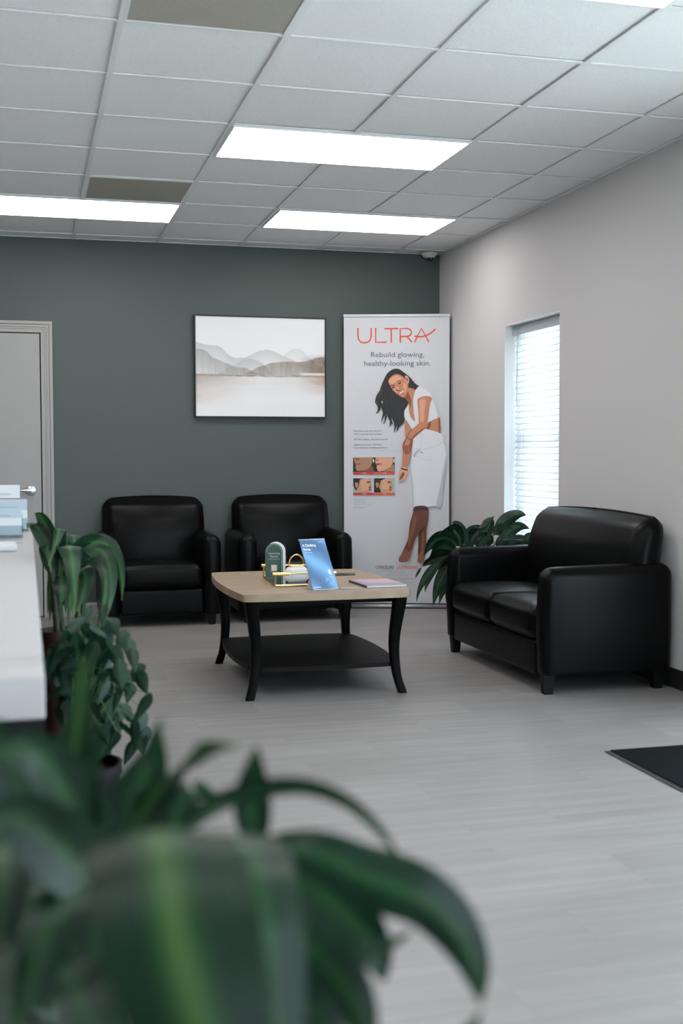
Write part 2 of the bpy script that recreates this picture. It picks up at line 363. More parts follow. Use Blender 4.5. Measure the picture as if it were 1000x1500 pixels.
def lathe(bm, prof, c=(0, 0, 0), n=32, mi=0, mat4=None):
    c = Vector(c); rings = []
    T = mat4 or Matrix.Identity(4)
    for r, z in prof:
        if r < 1e-6: rings.append([bm.verts.new(T @ Vector((0, 0, z)) + c)])
        else: rings.append([bm.verts.new(T @ Vector((r*math.cos(2*PI*k/n), r*math.sin(2*PI*k/n), z)) + c) for k in range(n)])
    for A, B in zip(rings, rings[1:]):
        for k in range(n):
            q = [A[k % len(A)], A[(k+1) % len(A)], B[(k+1) % len(B)], B[k % len(B)]]
            q2 = [];
            for v in q:
                if v not in q2: q2.append(v)
            if len(q2) > 2: bm.faces.new(q2).material_index = mi
def prism(bm, poly, z0, z1, mi=0, T=None):
    """closed outline extruded from z0 to z1"""
    T = T or Matrix.Identity(4)
    a = [bm.verts.new(T @ Vector((x, y, z0))) for x, y in poly]; b = [bm.verts.new(T @ Vector((x, y, z1))) for x, y in poly]
    n = len(poly); fs = [bm.faces.new(list(reversed(a))), bm.faces.new(b)]
    for i in range(n): fs.append(bm.faces.new((a[i], a[(i+1) % n], b[(i+1) % n], b[i])))
    for f in fs: f.material_index = mi
    return fs
def catmull(pts, sub=6, closed=True):
    P = [Vector(p) for p in pts]; n = len(P); out = []
    rng = n if closed else n-1
    for i in range(rng):
        p0 = P[(i-1) % n] if closed or i else P[0]; p1 = P[i]; p2 = P[(i+1) % n]; p3 = P[(i+2) % n] if closed or i < n-2 else P[-1]
        for s in range(sub):
            t = s/sub
            out.append(.5*((2*p1) + (p2-p0)*t + (2*p0-5*p1+4*p2-p3)*t*t + (3*p1-p0-3*p2+p3)*t**3))
    if not closed: out.append(P[-1])
    return out
def text_faces(bm, s, height, origin, xdir, ydir, mi=0, align='LEFT', thick=0.0, width=None, spacing=1.0):
    """flat lettering laid on a plane: origin = baseline start/centre; height = capital height"""
    cu = bpy.data.curves.new('t', 'FONT'); cu.body = s; cu.size = height/0.70; cu.align_x = align; cu.offset = thick; cu.space_character = spacing; cu.resolution_u = 3
    o = bpy.data.objects.new('t', cu); COL.objects.link(o); dg = bpy.context.evaluated_depsgraph_get(); dg.update()
    me = bpy.data.meshes.new_from_object(o.evaluated_get(dg)); COL.objects.unlink(o); bpy.data.objects.remove(o); bpy.data.curves.remove(cu)
    xs = [v.co.x for v in me.vertices]; k = 1.0
    if width and xs: k = width/(max(xs)-min(xs))
    O = Vector(origin); X = Vector(xdir).normalized(); Y = Vector(ydir).normalized()
    vs = [bm.verts.new(O + X*v.co.x*k + Y*v.co.y) for v in me.vertices]
    for p in me.polygons:
        try: bm.faces.new([vs[i] for i in p.vertices]).material_index = mi
        except ValueError: pass
    bpy.data.meshes.remove(me)
def at(u, v, d):
    """point of the room seen in direction (u, v) at axial distance d"""
    return CAM_POS + d*(Fv + Rr*((u-500)/FPX) - Ur*((v-750)/FPX))

# ------------------------------------------------------------------ room shell
bm = new(); box(bm, XL-.2, XR+.25, YF-.2, YB+.2, -.1, 0); struct('floor', bm, M['floor'], smooth=False)
bm = new(); box(bm, XL-.2, XR+.25, YB, YB+.2, 0, CEIL+.15); struct('wall_back', bm, M['green_wall'], smooth=False)
bm = new(); box(bm, XL-.2, XL, YF, YB, 0, CEIL+.15); struct('wall_left', bm, M['grey_wall'], smooth=False)
bm = new()
for q in ((XL-.2, FX0, 0, CEIL+.15), (FX1, XR+.25, 0, CEIL+.15), (FX0, FX1, 0, FZ0), (FX0, FX1, FZ1, CEIL+.15)): box(bm, q[0], q[1], YF-.2, YF, q[2], q[3])
struct('wall_front', bm, M['grey_wall'], smooth=False)
def wall_with_holes(x0, x1, ya, yb, z1, holes):
    bm = new(); ys = sorted({ya, yb, *[h[0] for h in holes], *[h[1] for h in holes]}); zs = sorted({0, z1, *[h[2] for h in holes], *[h[3] for h in holes]})
    solid = lambda i, j: 0 <= i < len(ys)-1 and 0 <= j < len(zs)-1 and not any(h[0] <= ys[i] < h[1] and h[2] <= zs[j] < h[3] for h in holes)
    def q(*p): bm.faces.new([bm.verts.new(a) for a in p])
    for i in range(len(ys)-1):
        for j in range(len(zs)-1):
            a, b, c, d = ys[i], ys[i+1], zs[j], zs[j+1]
            if solid(i, j):
                q((x0, a, c), (x0, b, c), (x0, b, d), (x0, a, d)); q((x1, a, c), (x1, a, d), (x1, b, d), (x1, b, c))
                if not solid(i-1, j): q((x0, a, c), (x0, a, d), (x1, a, d), (x1, a, c))
                if not solid(i+1, j): q((x0, b, c), (x1, b, c), (x1, b, d), (x0, b, d))
                if not solid(i, j-1): q((x0, a, c), (x1, a, c), (x1, b, c), (x0, b, c))
                if not solid(i, j+1): q((x0, a, d), (x0, b, d), (x1, b, d), (x1, a, d))
    bmesh.ops.remove_doubles(bm, verts=bm.verts, dist=1e-5); return bm
bm = wall_with_holes(XR, XR+.25, YF, YB, CEIL+.15, [(WY0, WY1, WZ0, WZ1), (DY0, DY1, 0, DZ1)])
struct('wall_right', bm, M['grey_wall'], smooth=False)

# ceiling: recessed 2 x 2 ft tiles in a grid of bars
GX0, GY0, G = .3516, 4.3941, .6096
lights_cells = [(1, 2), (-1, 5), (2, 5), (1, -2), (-3, 2), (-3, -2), (1, -6), (-3, -6)]
vent_cells = [(0, -1), (0, 4)]
bm = new()
box(bm, XL-.2, XR+.25, YF-.2, YB+.2, CEIL+.03, CEIL+.15)
busy = {(c+k, r) for c, r in lights_cells for k in (0, 1)} | set(vent_cells)
gx = [GX0+G*i for i in range(-7, 6)]; gy = [GY0+G*j for j in range(-12, 9)]
for i in range(-7, 6):
    for j in range(-12, 9):
        if (i, j) in busy: continue
        x0, x1, y0, y1 = GX0+G*i+.009, GX0+G*(i+1)-.009, GY0+G*j+.009, GY0+G*(j+1)-.009
        x0 = max(x0, XL); x1 = min(x1, XR-.001); y0 = max(y0, YF); y1 = min(y1, YB-.001)
        if x1-x0 > .02 and y1-y0 > .02:
            dz = random.uniform(0, .0025)
            box(bm, x0, x1, y0, y1, CEIL+.007+dz, CEIL+.02)
struct('ceiling', bm, M['tile'], smooth=False)
bm = new()
for x in gx:
    if XL < x < XR: box(bm, x-.012, x+.012, YF, YB, CEIL, CEIL+.006)
mid = {(c, r) for c, r in lights_cells}
for j in range(-12, 9):
    y = GY0+G*j
    if YF < y < YB: box(bm, XL, XR, y-.012, y+.012, CEIL+.0005, CEIL+.0055)
box(bm, XR-.02, XR, YF, YB, CEIL-.0005, CEIL+.004); box(bm, XL, XR, YB-.02, YB, CEIL-.0005, CEIL+.004)
# the bars do not cross the 2 x 4 ft lights: a light sits just below them
struct('trim_1', bm, M['grid'], smooth=False)
LBL = {(1, 2): 'large ceiling light panel above the coffee table, nearest whole one', (-1, 5): 'ceiling light panel cut by the left photo edge, beside the far vent',
       (2, 5): 'far ceiling light panel nearest the corner by the white banner', (1, -2): 'ceiling light panel just peeking in at the top right corner',
       (-3, 2): 'ceiling light panel above the inner side of the counter, middle of the room', (-3, -2): 'ceiling light panel above the inner side of the counter, near its front end',
       (1, -6): 'ceiling light panel behind the viewpoint near the entrance', (-3, -6): 'ceiling light panel behind the viewpoint near the front left corner'}
for c, r in lights_cells:
    x0, y0 = GX0+G*c, GY0+G*r
    t = thing('ceiling_light', 'white flat ' + LBL[(c, r)], 'ceiling light', (x0+G, y0+G/2, CEIL), 0, 'flat ceiling light panels')
    bm = new(); a, b = G-.008, G/2-.008; w = .010
    box(bm, -a, a, -b, -b+w, -.006, .012); box(bm, -a, a, b-w, b, -.006, .012); box(bm, -a, -a+w, -b+w, b-w, -.006, .012); box(bm, a-w, a, -b+w, b-w, -.006, .012); box(bm, -a+w, a-w, -b+w, b-w, -.002, .012)
    obj('light_frame', bm, M['grid'], t, smooth=False)
    bm = new(); polyf = [bm.verts.new(p) for p in ((-a+w, -b+w, -.003), (-a+w, b-w, -.003), (a-w, b-w, -.003), (a-w, -b+w, -.003))]; bm.faces.new(polyf); obj('diffuser', bm, M['diffuser'], t, smooth=False)
for (c, r), lb in zip(vent_cells, ('tan perforated square ceiling vent cut by the top edge of the photo', 'tan perforated square ceiling vent touching the left ceiling light, far one')):
    t = thing('ceiling_vent', lb, 'vent', (GX0+G*(c+.5), GY0+G*(r+.5), CEIL), 0, 'tan perforated ceiling vents')
    h = G/2-.010
    bm = new(); box(bm, -h, h, -h, h, .002, .014); obj('vent_plate', bm, M['vent'], t, smooth=False)
    bm = new(); w = .008
    for q in ((-h, h, -h, -h+w), (-h, h, h-w, h), (-h, -h+w, -h+w, h-w), (h-w, h, -h+w, h-w)): box(bm, *q, -.001, .0018)
    obj('vent_frame', bm, M['grid'], t, smooth=False)

# baseboards
def molding(bm, x0, x1, yface, h, d):
    prof = [(0, 0), (d, 0), (d, h*.82), (d*.45, h*.90), (d*.35, h), (0, h)]
    T = Matrix(((0, 0, 1, 0), (-1, 0, 0, yface), (0, 1, 0, 0), (0, 0, 0, 1)))
    prism(bm, prof, x0, x1, T=T)
bm = new(); molding(bm, .20, XR, YB, .098, .013); molding(bm, XL, -.84, YB, .098, .013); struct('baseboard_back', bm, M['trim'], smooth=False)
bm = new(); box(bm, XR-.008, XR, DY1+.06, YB-.014, 0, .10, bevel=.002); struct('baseboard_right', bm, mat('black_baseboard', (0.012, 0.012, 0.012), .5), smooth=False)  # right baseboard is black, the back one grey

# interior door in the back wall
dx1 = .108; dx0 = dx1-.91; dz = 2.058
d1 = bpy.data.objects.new('door_1', None); COL.objects.link(d1); d1.location = (dx0, YB, 0); d1['kind'] = 'structure'
bm = new(); box(bm, 0, .905, -.006, -.001, .01, dz-.004, bevel=.001); obj('door_leaf', bm, M['door'], d1, smooth=False)
bm = new(); box(bm, .905, .914, -.0035, -.0005, .0, dz); box(bm, -.005, .914, -.0035, -.0005, dz-.004, dz+.003); obj('door_gap', bm, M['gap'], d1, smooth=False)
bm = new()
def casing_v(bm, xa, xb, z1, sgn):
    w = xb-xa
    for a, b, dd in ((0, 1, .010), (.30, .36, .014), (.48, .66, .015), (.74, 1, .020)):
        u0, u1 = (xa+w*a, xa+w*b) if sgn > 0 else (xb-w*b, xb-w*a)
        box(bm, u0, u1, -dd, 0, 0, z1, bevel=.0015)
casing_v(bm, .914, .995, dz+.085, 1); casing_v(bm, -.09, -.009, dz+.085, -1)
for a, b, dd in ((0, 1, .010), (.30, .36, .014), (.48, .66, .015), (.74, 1, .020)):
    box(bm, -.009-.081*b if b > .7 else -.009-.081*b, .914+.081*b, -dd-.0006, 0, dz+.004+.081*a, dz+.004+.081*b, bevel=.0015)
obj('door_casing', bm, M['trim'], d1, smooth=False)
bm = new(); kx, kz = .905-.072, .925
T = Matrix.Translation((kx, -.006, kz)) @ Matrix.Rotation(PI/2, 4, 'X')
lathe(bm, [(0, 0), (.034, 0), (.036, .004), (.033, .010), (.024, .013), (.014, .016), (.012, .045), (.016, .048), (.016, .058), (0, .060)], mat4=T, n=28)
tube(bm, [(kx, -.058, kz), (kx-.03, -.062, kz+.001), (kx-.07, -.062, kz), (kx-.105, -.058, kz-.004), (kx-.118, -.05, kz-.006)], [.010, .010, .009, .008, .006], 10)
obj('door_handle', bm, M['chrome'], d1)
bm = new(); box(bm, .906, .913, -.0075, -.003, kz-.03, kz+.03, bevel=.001); obj('strike_plate', bm, mat('dark_brass', (0.05, .035, .02), .4, .8), d1)

# window: reveal lined in white, frame, glass, sill
w1 = bpy.data.objects.new('window_1', None); COL.objects.link(w1); w1.location = (XR, (WY0+WY1)/2, WZ0); w1['kind'] = 'structure'
hw, hh = (WY1-WY0)/2, WZ1-WZ0
bm = new()
box(bm, .0005, .13, hw-.006, hw-.0002, 0, hh); box(bm, .0005, .13, -hw+.0002, -hw+.006, 0, hh); box(bm, .0005, .13, -hw, hw, hh-.006, hh-.0002)
obj('window_reveal', bm, M['white'], w1, smooth=False)
bm = new(); box(bm, -.02, .13, -hw+.006, hw-.006, .0005, .02, bevel=.003); obj('window_sill', bm, M['white'], w1)
bm = new(); fw = .045
for q in ((-hw, -hw+fw, 0, hh), (hw-fw, hw, 0, hh), (-hw+fw, hw-fw, 0, fw), (-hw+fw, hw-fw, hh-fw, hh), (-hw+fw, hw-fw, hh/2-.02, hh/2+.02)): box(bm, .131, .175, q[0], q[1], q[2], q[3], bevel=.002)
obj('window_frame', bm, M['white'], w1)
bm = new(); box(bm, .150, .155, -hw+fw, hw-fw, fw, hh-fw); obj('window_glass', bm, M['glass'], w1, smooth=False)
# horizontal blind hanging in the reveal
bl = thing('window_blind', 'white horizontal slat blind hanging closed in the window', 'blind', (XR+.085, (WY0+WY1)/2, WZ1-.008), 0)
bw = hw-.012
bm = new(); box(bm, -.022, .022, -bw, bw, -.045, 0, bevel=.003); box(bm, -.030, -.0225, -bw, bw, -.062, -.0005, bevel=.002); box(bm, -.030, .02, bw-.001, bw+.004, -.062, 0, bevel=.0008)
obj('headrail', bm, mat('pale_grey_headrail', (0.50, 0.53, 0.56), .35), bl)
bm = new(); z = -.075; tilt = math.radians(62); zend = -(WZ1-WZ0)+.065
while z > zend:
    for_n = 6; prev = None; rows = []
    for k in range(for_n+1):
        s = (k/for_n-.5)*.050; cur = .0035*(1-(2*k/for_n-1)**2)
        x = s*math.cos(tilt)*-1 - cur*math.sin(tilt); zz = s*math.sin(tilt)*-1 + cur*math.cos(tilt)*1
        rows.append([bm.verts.new((x, y, z+zz)) for y in (-bw+.003, bw-.003)])
    for a, b in zip(rows, rows[1:]): bm.faces.new((a[0], a[1], b[1], b[0]))
    z -= .0405
o = obj('slats', bm, M['slat'], bl)
sol = o.modifiers.new('t', 'SOLIDIFY'); sol.thickness = .0018; sol.offset = 0
bm = new(); box(bm, -.022, .022, -bw+.003, bw-.003, zend-.02, zend, bevel=.004); obj('bottom_rail', bm, M['white'], bl)
bm = new()
for yy in (-bw+.16, bw-.16):
    for xx in (-.020, .020): tube(bm, [(xx, yy, -.045), (xx, yy, zend)], .0012, 6)
obj('ladder_cord', bm, M['white'], bl)
bm = new(); tube(bm, [(-.036, bw-.09, -.06), (-.037, bw-.088, -.52)], .0035, 8); tube(bm, [(-.036, bw-.09, -.035), (-.036, bw-.09, -.06)], .002, 6)
obj('tilt_wand', bm, mat('clear_wand', (0.5, 0.53, 0.55), .3), bl)

# unseen glass entrance in the right wall, widened to let in more daylight
d2 = bpy.data.objects.new('door_2', None); COL.objects.link(d2); d2.location = (XR, DY0, 0); d2['kind'] = 'structure'
dw = DY1-DY0
bm = new(); posts = [0, .95, 1.95, 2.95, 3.95, dw-.05]
for a in posts: box(bm, .08, .16, a, a+.05, 0, DZ1-.001, bevel=.003)
box(bm, .08, .16, .05, dw-.05, DZ1-.06, DZ1-.001); box(bm, .08, .16, .05, dw-.05, .0, .03)
obj('door_frame', bm, M['alu'], d2)
bm = new(); y0, y1 = 3.0, 3.95
for a, b in ((y0+.01, y0+.07), (y1-.07, y1-.01)): box(bm, .10, .145, a, b, .035, DZ1-.07)
box(bm, .10, .145, y0+.07, y1-.07, .035, .15); box(bm, .10, .145, y0+.07, y1-.07, DZ1-.15, DZ1-.07)
obj('door_leaf', bm, M['alu'], d2)
bm = new()
for a, b in zip(posts, posts[1:]): box(bm, .119, .125, a+.05, b, .03, DZ1-.06)
obj('door_glass', bm, M['glass'], d2, smooth=False)
bm = new(); tube(bm, [(.10, y0+.09, .9), (.05, y0+.09, .92), (.05, y0+.09, 1.2), (.10, y0+.09, 1.22)], .012, 10); obj('door_handle', bm, M['chrome'], d2)
w2 = bpy.data.objects.new('added_window', None); COL.objects.link(w2); w2.location = (0, YF-.1, FZ0); w2['kind'] = 'structure'  # added glazing, lets in daylight for the ceiling and foreground
bm = new()
for a in (FX0, FX0+.9, FX0+1.8, FX1-.05): box(bm, a, a+.05, -.04, .04, 0, FZ1-FZ0, bevel=.002)
box(bm, FX0, FX1, -.04, .04, 0, .05); box(bm, FX0, FX1, -.04, .04, FZ1-FZ0-.05, FZ1-FZ0); obj('window_frame', bm, M['alu'], w2)
bm = new(); box(bm, FX0+.05, FX1-.05, -.003, .003, .05, FZ1-FZ0-.05); obj('window_glass', bm, M['glass'], w2, smooth=False)
# unseen pavement outside, kept pale to bounce daylight up to the ceiling
bm = new(); box(bm, XR+.26, XR+14, -16, 18, -.16, -.06); box(bm, XL-8, XR+.26, -16, YF-.21, -.16, -.06); o = tag(obj('pavement', bm, mat('concrete_pavement', (0.66, 0.65, 0.62), .8, var=(3, .06)), smooth=False), 'unseen pale pavement outside the glazing, bouncing daylight indoors', 'pavement'); o['kind'] = 'structure'

# small dome camera in the ceiling corner
t = thing('security_camera', 'small ivory dome camera on the ceiling in the far right corner', 'security camera', (3.035, 8.755, CEIL-.001))
bm = new(); lathe(bm, [(0, 0), (.062, 0), (.062, -.012), (.055, -.020), (.040, -.038), (0, -.040)], n=28); obj('camera_base', bm, M['ivory'], t)
bm = new(); lathe(bm, [(.024, -.036), (.024, -.046), (.018, -.058), (.009, -.064), (0, -.066)], c=(.012, -.006, 0), n=20); obj('camera_dome', bm, M['camlens'], t)

# ------------------------------------------------------------------ reception counter
ct = thing('reception_counter', 'long reception counter with thick white top and charcoal base', 'counter', (0, 0, 0))
bm = new(); box(bm, -.72, .024, 1.995, 2.205, .748, .82, bevel=.004, seg=3); box(bm, -.72, .024, 2.2065, 6.394, .748, .82, bevel=.004, seg=3)
obj('countertop', bm, M['counter'], ct)
bm = new(); box(bm, -.68, .023, 2.000, 6.38, .06, .7475, bevel=.003); obj('cabinet_body', bm, M['darkpanel'], ct)
bm = new(); box(bm, -.66, .0, 2.03, 6.35, 0, .06); obj('plinth', bm, M['foot'], ct, smooth=False)

# brochure holders and leaflets on the counter
def polyface(bm, pts, mi=0): f = bm.faces.new([bm.verts.new(p) for p in pts]); f.material_index = mi; return f
def holder(name, label, x, y, rz, lean, tall, cover, face=None):
    t = thing(name, label, 'brochure holder', (x+.022, y, .8205), rz, 'brochure holders on the counter')
    bm = new(); w, th = .105, .003
    T = Matrix.Rotation(-lean, 4, 'X')
    def b(x0, x1, y0, y1, z0, z1, bmm, mi=0):
        vs = box(bmm, x0, x1, y0, y1, z0, z1, mi)
        for v in vs: v.co = T @ v.co
    b(-w, w, .0, th, 0, tall, bm); b(-w, w, -.03, -.03+th, .0, tall*.42, bm); b(-w, -w+th, -.03, 0, 0, tall*.42, bm); b(w-th, w, -.03, 0, 0, tall*.42, bm); b(-w, w, -.03, 0, 0, th, bm)
    box(bm, -w, w, .0, .085, 0, .003)
    zmin = min(v.co.z for v in bm.verts)
    for v in bm.verts: v.co.z -= min(0, zmin)
    obj('acrylic_stand', bm, M['acrylic'], t, smooth=False)
    dzz = -min(0, zmin)
    bm = new(); b(-w+.006, w-.006, -.024, -.004, .006, tall+.02, bm, 0); mi = 1
    b(-w+.0062, w-.0062, -.0250, -.0241, tall*.45, tall*.75, bm, 1); b(-w+.02, w-.05, -.0256, -.0251, tall*.83, tall*.88, bm, 2)
    if face: b(.0, w-.02, -.0257, -.0251, tall*.5, tall*.72, bm, 3)
    for v in bm.verts: v.co.z += dzz
    s = obj('leaflets', bm, cover, t, smooth=False); return t
cv1 = [M['paper'], mat('dusky_print', (0.25, .20, .24), .5), mat('grey_ink', (.45, .47, .52), .5), mat('peach_print', (.60, .36, .26), .5)]
cv2 = [mat('pale_blue_paper', (0.38, 0.47, 0.55), .5), mat('white_print', (.58, .60, .63), .5), mat('sage_print', (.32, .40, .36), .5), M['paper']]
holder('brochure_holder', 'clear holder with tall white leaflets, rearmost on the counter', -.155, 6.20, .0, .22, .19, cv1, True)
holder('brochure_holder', 'clear holder with pale blue leaflets, middle on the counter', -.120, 5.80, .0, .28, .13, cv2)
holder('brochure_holder', 'clear holder with pale blue leaflets, nearest of three on the counter', -.145, 5.35, .0, .35, .11, cv2)
bm = new()
for k in range(5):
    dx_, dy_ = random.uniform(-.008, .008), random.uniform(-.01, .01); box(bm, -.235+dx_, -.045+dx_, 4.60+dy_, 4.86+dy_, .8205+k*.004, .8240+k*.004)
tag(obj('reflection_sheets', bm, [M['paper']], smooth=False), 'flat white sheets standing in for reflections at the front of the counter display', 'leaflets')  # flat sheets standing in for the holders mirrored in the countertop
bm = new(); box(bm, -.02-.11, -.02, 5.02, 5.10, .8205, .832, bevel=.002); tag(obj('card_box', bm, M['acrylic']), 'low clear card tray between reflection sheets and holders on the counter', 'card tray')

# ------------------------------------------------------------------ armchairs
def tapered_leg(bm, x, y, z1, w0=.022, w1=.030):
    a = [bm.verts.new((x+sx*w0, y+sy*w0, 0)) for sx, sy in ((-1, -1), (1, -1), (1, 1), (-1, 1))]
    b = [bm.verts.new((x+sx*w1, y+sy*w1, z1)) for sx, sy in ((-1, -1), (1, -1), (1, 1), (-1, 1))]
    bm.faces.new(list(reversed(a))); bm.faces.new(b)
    for i in range(4): bm.faces.new((a[i], a[(i+1) % 4], b[(i+1) % 4], b[i]))
def make_seat_unit(name, label, cat, width, depth, seats, loc, rz, group=None, aw=.125, back_over=.045, back_h=.862, seat_front=.0, arm_h=.622, legs_low=.075):
    """front looks along local -y; origin at floor centre of the front edge"""
    t = thing(name, label, cat, loc, rz, group); W = width/2
    for s in (-1, 1):
        def armfn(v, u, s=s):
            # top rolls gently outward and the front edge is crowned
            k = max(0, (v.z/(arm_h-legs_low)*2)); v = v.copy()
            v.z -= .012*max(0, s*v.x/(aw/2))*k*.6
            v.z += .018*k*(u[1]+1)/2*.6
            if u[1] < -.5: v.y += .012*(u[2]**2)
            if u[2] < -.5:
                t_ = min(1, (-.5-u[2])*2.4)*.8; hx_, hy_ = aw/2, (depth-.01)/2; px_, py_ = u[0]*hx_, u[1]*hy_
                qx_, qy_ = max(-(hx_-.05), min(hx_-.05, px_)), max(-(hy_-.05), min(hy_-.05, py_)); d_ = Vector((px_-qx_, py_-qy_, 0))
                if d_.length > 1e-6: d_ = d_.normalized()*.05
                v = v.lerp(Vector((qx_+d_.x, qy_+d_.y, u[2]*(arm_h-legs_low)/2)), t_)
            return v
        bm = new(); soft_box(bm, (s*(W-aw/2), depth/2+.005, (arm_h+legs_low)/2), (aw, depth-.01, arm_h-legs_low), .050, (.008, .006, .006), fn=armfn)
        obj('armrest', bm, M['leather'], t)
    inner = W-aw
    bm = new(); soft_box(bm, (0, depth*.46, .17), (2*inner-.006, depth*.86, .17), .014, (0, .004, 0)); obj('seat_base', bm, M['leather'], t)
    cw = (2*inner-.004)/seats
    for k in range(seats):
        bm = new(); cx = -inner+.002+cw*(k+.5)
        def fn(v, u):
            v = v.copy(); v.z -= .018*((u[1]+1)/2) if u[2] > 0 else 0
            return v
        soft_box(bm, (cx, depth*.40-.004, .342), (cw-.003, depth*.78, .165), .048, (0, .014, .024 if seats == 1 else .030), fn=fn)
        obj('seat_cushion', bm, M['leather'], t)
    bm = new(); bw_ = width-2*back_over
    def bfn(v, u):
        v = v.copy(); zz = (v.z+ (back_h-.30)/2)/(back_h-.30)      # 0 bottom .. 1 top
        v.y += .085*(zz-.25) - .02                     # lean back
        if u[1] < 0: v.y += .030*max(0, zz-.72)/.28
        v.z += .016*(1-u[0]**2)*(1 if u[2] > 0 else 0)
        low = max(0, .42-zz)/.42; v.x *= 1-.10*low
        return v
    dback = .165
    soft_box(bm, (0, depth-dback/2-.045, (back_h+.30)/2), (bw_, dback, back_h-.30), .075, (.008, .056, .006), n=16, fn=bfn, pe=.85)
    for v in bm.verts:
        v.co.y = min(v.co.y, depth-.004)
    br_ = obj('backrest', bm, M['leather'], t)
    if seats > 1:
        bm = new(); pts = []
        for zz in (.50, .58, .66, .74, .79, .825, .85, .869, .879):
            z01 = (zz-.30)/(back_h-.30); y = depth-dback-.045 + .085*(z01-.25)-.02 - .056*max(0, 1-(2*z01-1)**2)**.85
            if z01 > .72: y += .03*(z01-.72)/.28
            if zz > .80: y += (zz-.80)*.75
            pts.append((0, y-.001, zz))
        pts.append((0, depth-.09, .884)); pts.append((0, depth-.05, .880))
        tube(bm, pts, .0028, 6); obj('back_seam', bm, M['leather'], br_)
    for sx in (-1, 1):
        for yy in (.055, depth-.06):
            bm = new(); tapered_leg(bm, sx*(W-.065), yy, legs_low+.012, .021, .030); obj('leg', bm, M['foot'], t, smooth=False)
    return t
ch = make_seat_unit('armchair', 'black leather armchair left of the other one, partly behind the drooping plant', 'armchair', .82, .70, 1, (.892, 8.115, 0), 0, 'black leather armchairs along the green wall')
ch2 = dup(ch, (1.842, 8.115, 0), 'black leather armchair behind the coffee table, right next to the white banner')
ls = make_seat_unit('loveseat', 'black leather two-seat sofa with rounded arms against the grey wall under the window', 'sofa', 1.42, .715, 2, (2.412, 5.975, 0), -PI/2, aw=.125, legs_low=.10)

# ------------------------------------------------------------------ coffee table
TC = Vector((1.415, 6.085, 0)); TR = math.radians(-.8); TH = .515
tb = thing('coffee_table', 'square coffee table with pale wood top, black curved legs and lower shelf', 'coffee table', TC, TR)
def bowed(hx, hy, bx, by, cr=.012, n=14):
    pts = []
    cs = [(-hx, -hy), (hx, -hy), (hx, hy), (-hx, hy)]
    for i in range(4):
        a, b = Vector(cs[i]), Vector(cs[(i+1) % 4]); nrm = Vector(((b-a).y, -(b-a).x)).normalized(); bow = by if i % 2 == 0 else bx
        L_ = (b-a).length; t0 = cr/L_
        for k in range(n+1):
            t = t0+(1-2*t0)*k/n; pts.append(a+(b-a)*t + nrm*bow*(1-(2*t-1)**2))
    return [(p.x, p.y) for p in pts]
def slab(bm, poly, z0, z1, bev):
    fs = prism(bm, poly, z0, z1)
    es = [e for f in fs[:2] for e in f.edges]; bmesh.ops.bevel(bm, geom=es, offset=bev, segments=2, affect='EDGES')
bm = new(); slab(bm, bowed(.418, .552, .036, .018), TH-.036, TH, .0025); obj('tabletop', bm, M['oak'], tb)
bm = new()
for s in (-1, 1):
    box(bm, -.35, .35, s*.47-.011, s*.47+.011, TH-.065, TH-.0365); box(bm, s*.33-.011, s*.33+.011, -.46, .46, TH-.065, TH-.0365)
obj('apron', bm, M['blackwood'], tb, smooth=False)
bm = new(); slab(bm, bowed(.366, .49, .040, .018), .128, .150, .004); obj('lower_shelf', bm, M['shelfwood'], tb)
for sx in (-1, 1):
    for sy in (-1, 1):
        bm = new(); n = 16; rings = []
        for k in range(n+1):
            f = k/n; z = (TH-.037)*(1-f)
            off = .012*math.sin(f*PI*.9) - .030*math.sin(f*PI)*.9 + (.040*max(0, (f-.70)/.30)**2)
            off = -.018*math.sin(min(1, f/.98)*PI)**1.5 - .010*f*(1-f)*4*f + .012*max(0, (f-.82)/.18)**1.6
            half = .0345 - .0155*f**.75
            if f > .93: half += .002
            cx, cy = sx*(.372+off), sy*(.512+off*.9); r = []
            for q in range(12):
                a = 2*PI*q/12+PI/12; ca, sa = math.cos(a), math.sin(a); e = .42
                r.append(bm.verts.new((cx+half*math.copysign(abs(ca)**e, ca), cy+half*math.copysign(abs(sa)**e, sa), z)))
            rings.append(r)
        for A, B in zip(rings, rings[1:]):
            for q in range(12): bm.faces.new((A[q], A[(q+1) % 12], B[(q+1) % 12], B[q]))
        bm.faces.new(rings[0]); bm.faces.new(list(reversed(rings[-1]))); obj('leg', bm, M['blackwood'], tb)

# things on the coffee table
ZT = TH+.0008
tray = thing('serving_tray', 'gold wire tray with mirrored base and tube handles on the coffee table', 'tray', (1.372, 6.055, ZT), math.radians(-4))
hx, hy = .150, .235
bm = new(); box(bm, -hx, hx, -hy, hy, .001, .006); obj('tray_base', bm, mat('mirror_plate', (.55, .57, .57), .08, 1.0), tray, smooth=False)
bm = new(); r = .0042
for z in (.005, .062):
    zz = z
    for a, b in (((-hx, -hy), (hx, -hy)), ((hx, -hy), (hx, hy)), ((hx, hy), (-hx, hy)), ((-hx, hy), (-hx, -hy))):
        if z > .01 and a[1] == b[1]: continue
        tube(bm, [(a[0], a[1], zz), (b[0], b[1], zz)], r, 8)
for sx in (-1, 1):
    for sy in (-1, 1): tube(bm, [(sx*hx, sy*hy, .004), (sx*hx, sy*hy, .062)], r, 8)
obj('tray_rails', bm, M['gold'], tray)
for sy in (-1, 1):
    for x0, x1 in ((-hx-.012, -hx+.07), (hx-.07, hx+.012)):
        bm = new(); tube(bm, [(x0, sy*hy, .064), (x1, sy*hy, .064)], .0085, 12); obj('corner_grip', bm, M['gold'], tray)
    bm = new(); tube(bm, [(-hx+.07, sy*hy, .064), (hx-.07, sy*hy, .064)], .003, 8); obj('end_rail', bm, M['gold'], tray)
